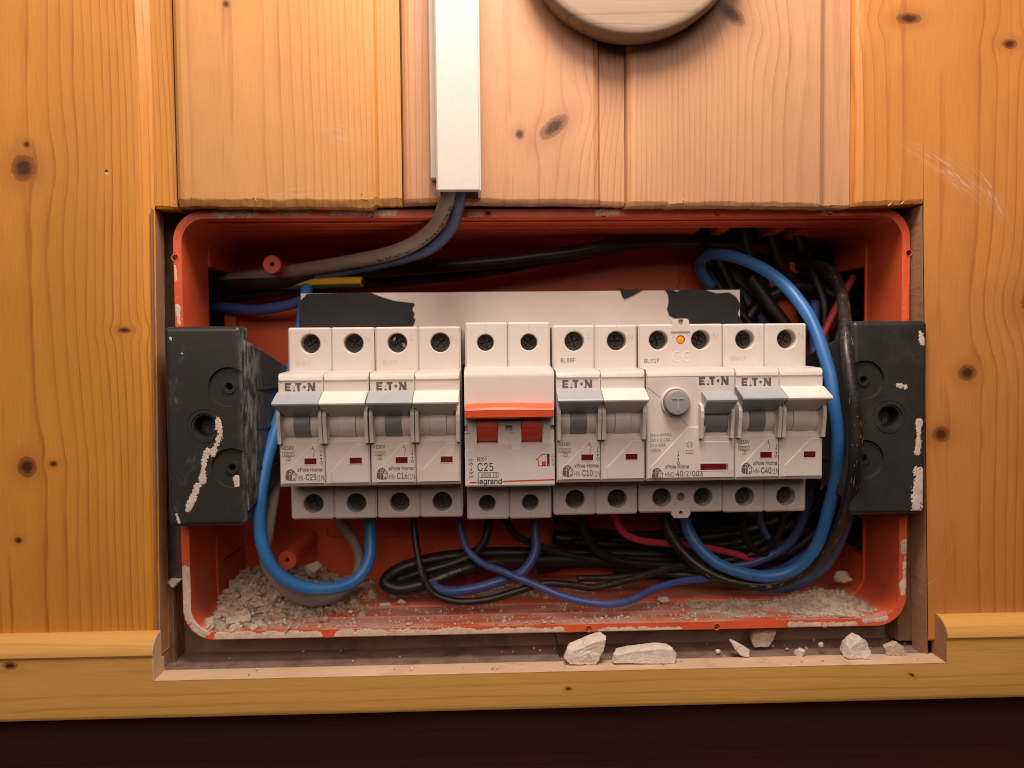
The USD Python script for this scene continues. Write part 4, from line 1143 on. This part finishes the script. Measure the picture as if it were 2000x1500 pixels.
yg.part('green_stripe', tube(ycl, 2.54, 10, (.35), (2.3), wob=0.), 'green_cable', True) if frames(ycl)[2][5][2] < 0 else yg.part('green_stripe', tube(ycl, 2.54, 10, -2.3, -.35, wob=0.), 'green_cable', True)
yg.part('core', tube(np.array([ycl[-1] - (ycl[-1] - ycl[-2]) * .2, ycl[-1] + (ycl[-1] - ycl[-2]) / np.linalg.norm(ycl[-1] - ycl[-2]) * .35]), 1.3, 12, wob=0), 'hole_dark')
cable('blue_cable', [(385, 606, 70), (430, 602, 66), (500, 604, 62), (560, 596, 58), (610, 580, 56)], 5.2, 'blue_violet', 'dark violet blue cable entering through the left opening', 7)
cable('blue_cable', [(1392, 560, 62), (1374, 540, 60), (1368, 512, 55), (1382, 496, 48), (1420, 497, 40), (1470, 514, 32), (1520, 546, 24), (1562, 592, 15), (1594, 650, 7), (1616, 716, 1), (1630, 790, -2), (1637, 860, 0), (1632, 935, 6), (1617, 1005, 12), (1594, 1062, 17), (1556, 1105, 21), (1505, 1125, 23), (1450, 1120, 24), (1400, 1098, 26), (1362, 1066, 29), (1342, 1030, 32), (1334, 990, 34)], 5.4, 'blue_mid',
      'thick blue cable in a wide arc around the right end of the breakers', 8, 20)
bcp = [(1560, 520, 58), (1596, 518, 48), (1624, 534, 38), (1641, 566, 28), (1649, 610, 12), (1653, 680, -3), (1661, 750, -8), (1670, 820, -9), (1671, 890, -8), (1662, 960, -2), (1640, 1030, 9), (1605, 1085, 20), (1560, 1122, 24), (1500, 1142, 26), (1440, 1138, 28), (1385, 1118, 31), (1340, 1085, 35), (1310, 1045, 38), (1296, 1005, 40)]
bc = Thing('black_cable', 'dusty black cable arching outside the blue one at the right', 'cable', P(1668, 820, 5))
cl = path3(bcp); bc.part('sheath', tube(cl, 2.65, 18, seed=9), 'black_cable', True)
tt, NN, BB = frames(cl); s_ = np.r_[0, np.cumsum(np.linalg.norm(np.diff(cl, axis=0), axis=1))]
rng = np.random.default_rng(6); mk = []
for k in range(70):
    i = int(rng.integers(12, len(cl) - 20)); ang = rng.uniform(-1.0, 1.0)
    nrm = math.cos(ang) * NN[i] + math.sin(ang) * BB[i]; side = -math.sin(ang) * NN[i] + math.cos(ang) * BB[i]
    c0 = cl[i] + nrm * 2.66; l1, l2 = rng.uniform(.2, 1.3), rng.uniform(.05, .13); w = rng.uniform(-.35, .35)
    ta, sa = tt[i] + side * w, side
    mk.append(hull([c0 + a * l1 * ta + b * l2 * sa + c * .035 * nrm for a in (-1, 1) for b in (-1, 1) for c in (-1, 1)]))
bc.part('scratch', cat(*mk), 'grey_cable', kind='stuff')
cable('blue_cable', [(1592, 590, 50), (1590, 660, 44), (1587, 760, 42), (1590, 880, 42), (1578, 980, 44), (1540, 1060, 50), (1470, 1098, 54), (1380, 1108, 60)], 4.4, 'blue_violet', 'dark blue cable hidden beside the right end of the breakers', 10)
cable('blue_cable', [(1668, 880, 26), (1664, 960, 28), (1648, 1040, 32), (1612, 1105, 36), (1555, 1142, 40), (1480, 1158, 44)], 5.0, 'blue_slate', 'dark blue cable behind the black arc at the lower right', 11)
cable('red_wire', [(1196, 985, 36), (1203, 1014, 36), (1218, 1040, 37), (1250, 1055, 39), (1300, 1060, 42), (1360, 1065, 46), (1420, 1077, 50), (1470, 1092, 54)], 3.3, 'red_cable', 'bright red wire curving out under the C10 breaker', 12, cat_='wire')
cable('red_wire', [(1668, 540, 56), (1645, 580, 52), (1622, 622, 48), (1600, 670, 46)], 3.3, 'red_cable', 'short bit of red wire behind the black arc at the upper right', 13, cat_='wire')
cable('black_wire', [(806, 985, 40), (809, 1030, 38), (815, 1080, 34), (827, 1128, 28), (850, 1160, 22), (895, 1174, 19), (950, 1170, 19), (1010, 1154, 21), (1060, 1141, 23), (1110, 1141, 24), (1160, 1147, 25), (1215, 1136, 28), (1300, 1112, 34), (1360, 1100, 40)], 3.3, 'black_cable', 'thin black wire hanging from the C16 breaker and running along the box floor', 14, cat_='wire')
cable('blue_wire', [(893, 985, 38), (899, 1030, 36), (911, 1072, 32), (940, 1100, 28), (985, 1118, 23), (1030, 1136, 19), (1085, 1160, 15), (1140, 1176, 13), (1190, 1180, 13), (1235, 1170, 16), (1275, 1150, 21), (1320, 1137, 26), (1370, 1132, 32), (1440, 1128, 42), (1520, 1112, 52), (1590, 1070, 58)], 3.2, 'blue_violet', 'thin violet blue wire sagging lowest along the front of the box floor', 15, cat_='wire')
cable('black_cable', [(957, 990, 40), (954, 1030, 39), (944, 1062, 38), (922, 1086, 38), (880, 1104, 38), (820, 1120, 38), (770, 1135, 40)], 4.2, 'black_cable', 'black cable hanging from the orange lever breaker', 16)
cable('blue_cable', [(1040, 990, 40), (1045, 1035, 38), (1044, 1080, 34), (1022, 1114, 30), (980, 1134, 27), (930, 1150, 26), (880, 1156, 27), (852, 1148, 30), (842, 1130, 34)], 4.4, 'blue_violet', 'violet blue cable hanging from the orange lever breaker', 17)
bb = Thing('black_cable', 'flat bend of printed black cable at the left end of the lower bundle', 'cable', P(780, 1130, 36))
pth = [(1560, 1085, 62), (1400, 1082, 58), (1200, 1082, 54), (1050, 1080, 50), (930, 1082, 46), (830, 1096, 42), (770, 1118, 38), (752, 1138, 34), (775, 1150, 32), (830, 1140, 33), (890, 1118, 36), (950, 1100, 40), (1050, 1094, 46), (1200, 1092, 52), (1400, 1098, 58)]
cl = path3(pth); bb.part('sheath', tube(cl, 3.0, 16, seed=18), 'black_clean', True)
t_ = text('H1(AB5)  TYPE', 0, -.6, 15.5, 1.25, 0, depth=.05); v = np.array(t_.vertices)
tt, NN, BB = frames(cl); s_ = np.r_[0, np.cumsum(np.linalg.norm(np.diff(cl, axis=0), axis=1))]
st = s_[np.argmin(np.linalg.norm(cl - P(838, 1138, 33), axis=1))]
ii = np.clip(np.searchsorted(s_, st + v[:, 0]), 0, len(cl) - 1)
sg = np.where(BB[ii][:, 2] > 0, 1, -1); an = sg * (v[:, 2] / 3.0 + .35)
vv = cl[ii] + tt[ii] * (st + v[:, 0] - s_[ii])[:, None] + (3.03 + -v[:, 1])[:, None] * (np.cos(an)[:, None] * NN[ii] + np.sin(an)[:, None] * BB[ii])
bb.part('printed_marking', trimesh.Trimesh(vv, t_.faces, process=False), 'grey_cable')
# darker cables deeper in the box, some placed to darken its bare back
D = [
    ([(800, 1126, 48), (900, 1102, 50), (1020, 1098, 54), (1180, 1100, 58), (1360, 1106, 60), (1500, 1090, 62), (1610, 1040, 64), (1700, 1030, 66)], 5.6, 'black_clean', 'black cable lying behind the printed bend along the box floor'),
    ([(985, 1010, 42), (1006, 1044, 42), (1050, 1066, 44), (1110, 1084, 47), (1190, 1096, 50), (1300, 1100, 54), (1420, 1112, 56)], 3.6, 'black_cable', 'thin black wire slanting right from under the orange lever breaker'),
    ([(1136, 985, 38), (1140, 1030, 40), (1156, 1066, 42), (1190, 1088, 45), (1250, 1100, 47), (1330, 1104, 50)], 4.2, 'black_clean', 'black wire dropping from the first terminal of the C10 breaker'),
    ([(1085, 1014, 46), (1130, 1030, 50), (1200, 1042, 56), (1320, 1040, 60), (1450, 1030, 62)], 3.4, 'black_clean', 'dark wire running level just below the C10 breaker'),
    ([(1120, 1060, 58), (1220, 1064, 60), (1340, 1074, 62), (1460, 1068, 64), (1580, 1020, 64)], 4.4, 'black_clean', 'dark wire deep in the box under the red wire'),
    ([(1128, 1130, 36), (1200, 1128, 38), (1290, 1120, 40), (1380, 1126, 40), (1460, 1136, 42)], 3.2, 'black_cable', 'dusty black wire between the violet wire and the rubble in the middle'),
    ([(1450, 985, 44), (1452, 1030, 46), (1470, 1070, 50), (1520, 1090, 54)], 3.6, 'black_clean', 'black wire dropping from the first terminal of the C40 breaker'),
    ([(1528, 985, 44), (1524, 1030, 46), (1500, 1066, 50), (1440, 1090, 54), (1380, 1100, 58)], 3.6, 'black_clean', 'black wire dropping from the last terminal of the row'),
    ([(1380, 520, 64), (1420, 580, 62), (1470, 640, 60), (1500, 700, 58)], 4.0, 'black_clean', 'dark wire slanting down behind the right tape'),
    ([(1490, 470, 66), (1560, 500, 64), (1600, 570, 60), (1612, 660, 56), (1618, 780, 52)], 5.6, 'black_clean', 'black cable bending down behind the blue arc at the upper right'),
    ([(1690, 600, 62), (1640, 640, 58), (1625, 720, 54), (1630, 840, 50), (1618, 960, 50)], 5.0, 'black_clean', 'black cable entering through the right opening'),
    ([(1460, 500, 70), (1520, 520, 70), (1600, 545, 70), (1705, 560, 70)], 7.0, 'black_clean', 'thick black cable at the back of the upper right corner'),
    ([(1480, 640, 66), (1440, 600, 66), (1400, 640, 66)], 4.0, 'black_clean', 'dark wire bent behind the right end of the strip'),
    ([(1050, 1108, 62), (1160, 1088, 64), (1300, 1076, 66), (1440, 1060, 67), (1560, 1020, 67), (1640, 940, 66)], 7.5, 'black_clean', 'thick dark cable rising to the right at the very back of the box'),
    ([(1080, 1050, 66), (1200, 1056, 67), (1340, 1052, 68), (1480, 1030, 68), (1580, 980, 68)], 8.0, 'black_clean', 'thick dark cable against the back wall just below the row of breakers'),
    ([(1290, 1120, 56), (1420, 1112, 57), (1530, 1082, 58), (1600, 1030, 58), (1632, 950, 56)], 5.5, 'black_clean', 'black cable curving parallel to the blue arc deeper in the box'),
    ([(1240, 1094, 60), (1380, 1084, 62), (1500, 1052, 63), (1570, 1000, 64), (1600, 920, 64)], 6.0, 'black_clean', 'black cable in the middle of the dark bundle inside the blue arc'),
    ([(1330, 1020, 66), (1420, 1010, 68), (1520, 1000, 70), (1600, 960, 70)], 8.5, 'black_clean', 'thick dark cable hidden under the C40 breaker'),
    ([(1385, 440, 52), (1392, 480, 58), (1420, 540, 64), (1450, 610, 67), (1460, 680, 68)], 6.5, 'black_clean', 'black cable coming through the first slot in the roof of the box'),
    ([(1450, 440, 50), (1462, 490, 58), (1490, 560, 65), (1520, 640, 68), (1530, 700, 68)], 7.5, 'black_clean', 'thick black cable coming through the middle slot in the roof of the box'),
    ([(1462, 540, 56), (1500, 590, 54), (1540, 650, 52), (1560, 720, 52)], 7.0, 'black_clean', 'thick dark cable slanting down to darken the gap between the right tape and the blue arc'),
    ([(1440, 700, 64), (1452, 640, 64), (1490, 590, 64), (1560, 560, 64), (1640, 590, 62), (1660, 680, 60)], 7.0, 'black_clean', 'dark cable bent like an arch behind the right end of the row'),
    ([(1370, 500, 66), (1420, 530, 68), (1500, 600, 69), (1560, 690, 69)], 9.0, 'black_clean', 'thickest black cable at the back wall behind the blue arc'),
    ([(1500, 440, 52), (1520, 500, 60), (1556, 570, 66), (1580, 660, 68)], 6.5, 'black_clean', 'black cable coming through the middle slot, right of the thick one'),
    ([(1552, 440, 52), (1576, 500, 58), (1640, 560, 63), (1700, 590, 66)], 5.5, 'black_clean', 'black cable coming through the last slot in the roof of the box'),
    ([(1420, 690, 70), (1424, 620, 70), (1440, 560, 70), (1500, 500, 71), (1600, 480, 72), (1680, 500, 72)], 8.0, 'black_clean', 'thick black cable arching along the back of the upper right corner'),
    ([(1660, 1000, 50), (1690, 1010, 52), (1690, 1050, 56), (1650, 1090, 58)], 5.0, 'black_clean', 'black cable turning out of the lower right opening'),
    ([(1640, 1000, 58), (1600, 1080, 60), (1500, 1120, 62), (1360, 1118, 62), (1200, 1112, 62)], 6.0, 'black_clean', 'thick black cable along the back of the box floor at the right'),
]
for k, (pts, d, mt, lb) in enumerate(D): cable('black_wire' if d < 4.5 else 'black_cable', pts, d, mt, lb, 30 + k, 12, cat_='wire' if d < 4.5 else 'cable')
cable('blue_wire', [(1480, 985, 46), (1486, 1020, 50), (1502, 1050, 54), (1540, 1078, 58), (1580, 1085, 62)], 3.4, 'blue_slate', 'slate blue wire dropping behind the C40 breaker', 50, 12, cat_='wire')
cable('blue_wire', [(1440, 560, 68), (1470, 600, 66), (1500, 640, 64), (1515, 680, 60)], 4.4, 'blue_slate', 'slate blue wire behind the tape above the C40 breaker', 51, 12, cat_='wire')
# coils of black corrugated conduit ends in the right opening
# ------------------------------------------------------------------ plaster rubble
FZ = ic + .3
rng = np.random.default_rng(77)


def heap(xa, xb, ya, yb_, hf, cell=.7):
    xs, ys = np.arange(xa, xb, cell), np.arange(ya, yb_, cell)
    xx, yy = np.meshgrid(xs, ys); h = hf(xx, yy)
    v = np.stack([xx, yy, FZ - .4 + np.maximum(h, 0)], -1).reshape(-1, 3)
    ny, nx = xx.shape; i = (np.arange(ny - 1)[:, None] * nx + np.arange(nx - 1)[None]).ravel(); hr = h.ravel()
    k = np.maximum.reduce([hr[i], hr[i + 1], hr[i + nx], hr[i + nx + 1]]) > 0; i = i[k]
    f = np.vstack([np.stack([i, i + 1, i + nx + 1], 1), np.stack([i, i + nx + 1, i + nx], 1)])
    t = trimesh.Trimesh(v, f, process=False); t.remove_unreferenced_vertices(); return t


def nz2(xx, yy, fr, seed, o=4): return meshkit.fbm(np.stack([xx * fr, yy * fr, xx * 0 + seed], -1), o, seed)


def hleft(x, y):
    s = (x - ia) ; base = 8.2 * np.exp(-((s - 14) / 26) ** 2) * np.clip((y - 8) / 26, .12, 1.15) + 4.6 * np.exp(-((s - 44) / 26) ** 2) * np.clip((y - 26) / 24, 0, 1)
    base *= np.clip(s / 3, .5, 1)
    return base + (nz2(x, y, .28, 3) - .5) * 5.5 + (nz2(x, y, 1.1, 4, 3) - .5) * 1.6 - 1.5 - np.clip((s - 68) / 7, 0, 4)


def hright(x, y):
    s = (ib - x); base = 4.6 * np.exp(-((s - 22) / 18) ** 2 - ((y - 30) / 17) ** 2) + 2.6 * np.exp(-((s - 62) / 34) ** 2 - ((y - 26) / 11) ** 2)
    return base + (nz2(x, y, .25, 13) - .5) * 3.4 + (nz2(x, y, 1.3, 14, 3) - .5) * 1.2 - 1.1


def hmid(x, y):
    return 3.6 * np.exp(-((y - 52) / 13) ** 2) + (nz2(x, y, .16, 23) - .5) * 6. + (nz2(x, y, 1.0, 24, 3) - .5) * 1.4 - 2.2


def on_heap(hf, n, xr_, yr_, smin, smax, pw=2.5, thresh=-.3, lift=.15):
    x, y = rng.uniform(*xr_, n), rng.uniform(*yr_, n); h = hf(x, y); k = h > thresh
    x, y, h = x[k], y[k], h[k]; s = smin + (smax - smin) * rng.random(len(x)) ** pw
    return np.stack([x, y, FZ - .2 + np.maximum(h, 0) + s * lift], 1), s


p1, s1 = on_heap(hleft, 4600, (ia + .8, ia + 74), (9, 70), .3, 6.2, 4.6)
p1b, s1b = on_heap(lambda x, y: hleft(x, y) + 2.5, 1500, (ia + 6, ia + 88), (9, 60), .25, 1.1, 2.)
single('plaster_rubble', cat(heap(ia + .6, ia + 78, 8.6, 71, hleft), grains(p1, s1, 1, .55), grains(p1b, s1b, 2)), 'plaster_grey', 'heap of grey plaster crumbs in the lower left corner of the box', 'rubble', 32, kind='stuff')
p2, s2 = on_heap(hright, 3200, (ib - 112, ib - 1.5), (9, 62), .3, 1.7, 2.6)
single('plaster_rubble', cat(heap(ib - 112, ib - 1.5, 9, 62, hright, .6), grains(p2, s2, 3)), 'plaster_grey', 'fine grey plaster crumbs in the lower right part of the box', 'rubble', 32, kind='stuff')
p3, s3 = on_heap(hmid, 2400, (ia + 78, ib - 112), (30, 70), .4, 3.2, 3.)
single('plaster_rubble', cat(heap(ia + 78, ib - 112, 34, 71, hmid, .9), grains(p3, s3, 4)), 'plaster_grey', 'crumbs of plaster behind the wires on the middle of the box floor', 'rubble', 32, kind='stuff')
# loose crumbs on the front of the floor
n = 5200; x = rng.uniform(ia + 24, ib - 6, n); y = 9 + 46 * rng.random(n) ** 1.2
k = nz2(x, y * 2.2, .06, 41, 4) + .22 * rng.random(n) > .585
s = .18 + 1.7 * rng.random(n) ** 5
pk = np.stack([x, y, FZ + s * .25], 1)[k]; single('plaster_crumbs', grains(pk, s[k], 6, .8), 'plaster_white', 'scattered pale plaster crumbs on the front edge of the box floor', 'crumbs', 32, kind='stuff')
# crumbs on the ledge below the box
n = 420; x = rng.uniform(xl + 4, xr - 3, n); y = rng.uniform(-7, 22, n); s = .25 + 1.5 * rng.random(n) ** 5
k = rng.random(n) < np.interp(x, [-140, 0, 60, 180], [.25, .3, .7, 1.0])
single('plaster_crumbs', grains(np.stack([x, y, np.where(y < 2.2, zn + .5, zn - .6) + s * .3], 1)[k], s[k], 7, .8), 'plaster_white', 'scattered plaster crumbs on the sawn ledge under the box', 'crumbs', 32, kind='stuff')


def lump(px, py, size, seed, flat, rot, label, mat='plaster_clean', z=None, rough=.10, n=22, y=None):
    zz = (zn - .5 if z is None else z)
    q = PZ(px, py, zz) if y is None else P(px, py, y)
    m = chunk((0, 0, 0), size, seed, n, flat, rot, 3, rough * 1.5)
    v = np.array(m.vertices); v += q - np.array([0, 0, v[:, 2].min()]) if y is None else q
    single('plaster_lump', trimesh.Trimesh(v, m.faces, process=False), mat, label, 'plaster lump', 38)


def shard(poly, thick, seed, label, mat='plaster_clean', y=None, lean=0., shrink=.82, rough=.55):
    """A broken piece of plaster with flat faces; its outline is measured at its own distance."""
    b = max(poly, key=lambda q: q[1]); y0 = PZ(b[0], b[1], zn + .3)[1] if y is None else y
    f = np.array([P(a, c, y0) for a, c in poly]); m = f.mean(0)
    bk = m + (f - m) * shrink; bk[:, 1] = y0 + thick; bk[:, 2] += lean
    mid = m + (f - m) * 1.04; mid[:, 1] = y0 + thick * .35
    t = hull(np.vstack([f, mid, bk])).subdivide_to_size(.7)
    t.merge_vertices(); v = np.array(t.vertices); c = v - v.mean(0); nrm = c / np.maximum(np.linalg.norm(c, axis=1, keepdims=True), .1)
    v += nrm * ((meshkit.fbm(v * .35 + seed, 3, seed)[:, None] - .5) * 2.2 * rough + (meshkit.fbm(v * 1.3 + seed, 4, seed + 2)[:, None] - .5) * 1.1 * rough)
    single('plaster_lump', trimesh.Trimesh(v, t.faces, process=False), mat, label, 'plaster lump', 26)


shard([(1103, 1287), (1112, 1298), (1164, 1299), (1169, 1286), (1178, 1272), (1184, 1249), (1160, 1256), (1128, 1272), (1110, 1277)], 7., 3, 'broad angular plaster flake leaning on the ledge under the middle of the box', lean=2.)
shard([(1199, 1295), (1204, 1281), (1228, 1275), (1288, 1268), (1314, 1270), (1321, 1280), (1319, 1296)], 8., 8, 'long smooth bar of plaster lying on the ledge', rough=.35, shrink=.9)
shard([(1428, 1254), (1442, 1258), (1464, 1271), (1463, 1284), (1448, 1281), (1438, 1270)], 5., 11, 'pointed plaster lump on the ledge, left of the pinkish one')
shard([(1469, 1251), (1474, 1241), (1490, 1236), (1515, 1235), (1511, 1250), (1500, 1262), (1474, 1264)], 6., 12, 'pinkish plaster lump tucked under the bottom rim of the box', 'plaster_grey', y=11.)
shard([(1655, 1286), (1661, 1268), (1672, 1256), (1684, 1248), (1696, 1257), (1705, 1287)], 9., 17, 'peaked white plaster lump on the ledge near its right end')
shard([(1732, 1280), (1730, 1266), (1741, 1263), (1752, 1256), (1764, 1264), (1771, 1279)], 3.5, 19, 'thin plaster flake standing on the right end of the ledge', 'plaster_grey')
single('wire_offcut', cat(*[tube(spline([P(a, b, c) for a, b, c in p]), .35, 8) for p in ([(1083, 1236, 14), (1090, 1262, 12), (1097, 1297, 8)], [(1094, 1258, 12), (1099, 1280, 10), (1104, 1298, 8)])]), 'black_clean', 'thin dark wire offcut sticking out below the box left of the broad plaster flake', 'wire')
lump(1562, 1284, 6.4, 14, (1, .7, .8), (0, .2, 0), 'small white plaster lump on the ledge edge right of centre', n=14)
lump(1603, 1264, 2.6, 15, (1, 1, .95), (0, 0, 0), 'tiny round plaster pellet in the shade of the ledge', 'plaster_white', n=40, z=zn + 2.)
lump(1402, 1276, 2.6, 20, (1, .9, .9), (0, 0, 0), 'little crumb of plaster standing alone on the ledge', n=20)
lump(1537, 1270, 2.6, 21, (1.2, .7, .6), (0, .3, 0), 'small brownish chip on the ledge left of the pellet', 'plaster_grey', n=10)
lump(1645, 1128, 11.5, 23, (1.0, .7, .65), (0, .1, .2), 'large plaster lump on the rubble at the right of the box', 'plaster_grey', y=38, n=16)
lump(1295, 1179, 6.4, 25, (1.0, .8, .6), (0, 0, 0), 'white oval plaster pebble on the box floor below the violet wire', z=FZ + .2, n=36)
lump(612, 1110, 11., 27, (.9, .8, 1.), (0, .1, .2), 'upright grey plaster lump beside the lower left screw post', 'plaster_grey', y=46, n=16)
lump(786, 1184, 5.2, 28, (1.0, .6, .75), (0, .3, .4), 'angular plaster chip on the box floor under the printed black bend', z=FZ + .3, n=10)
lump(753, 1184, 7.0, 29, (1.0, .35, .3), (0, 0, .05), 'flat elongated plaster chip on the box floor left of the angular one', z=FZ + .2, n=14)
lump(684, 1198, 3.6, 30, (1.0, .6, .6), (0, .2, 0), 'small plaster chip on the box floor right of the grey loop', z=FZ + .2, n=10)
lump(728, 1157, 6., 33, (1.0, .6, .55), (0, .1, .1), 'brownish plaster lump beside the foot of the bright blue loop', 'plaster_grey', z=FZ + .3, n=14)
lump(342, 1139, 7.5, 31, (1.1, .6, .75), (0, .3, .2), 'plaster lump wedged between the left board and the box', 'plaster_white', y=12, n=14)
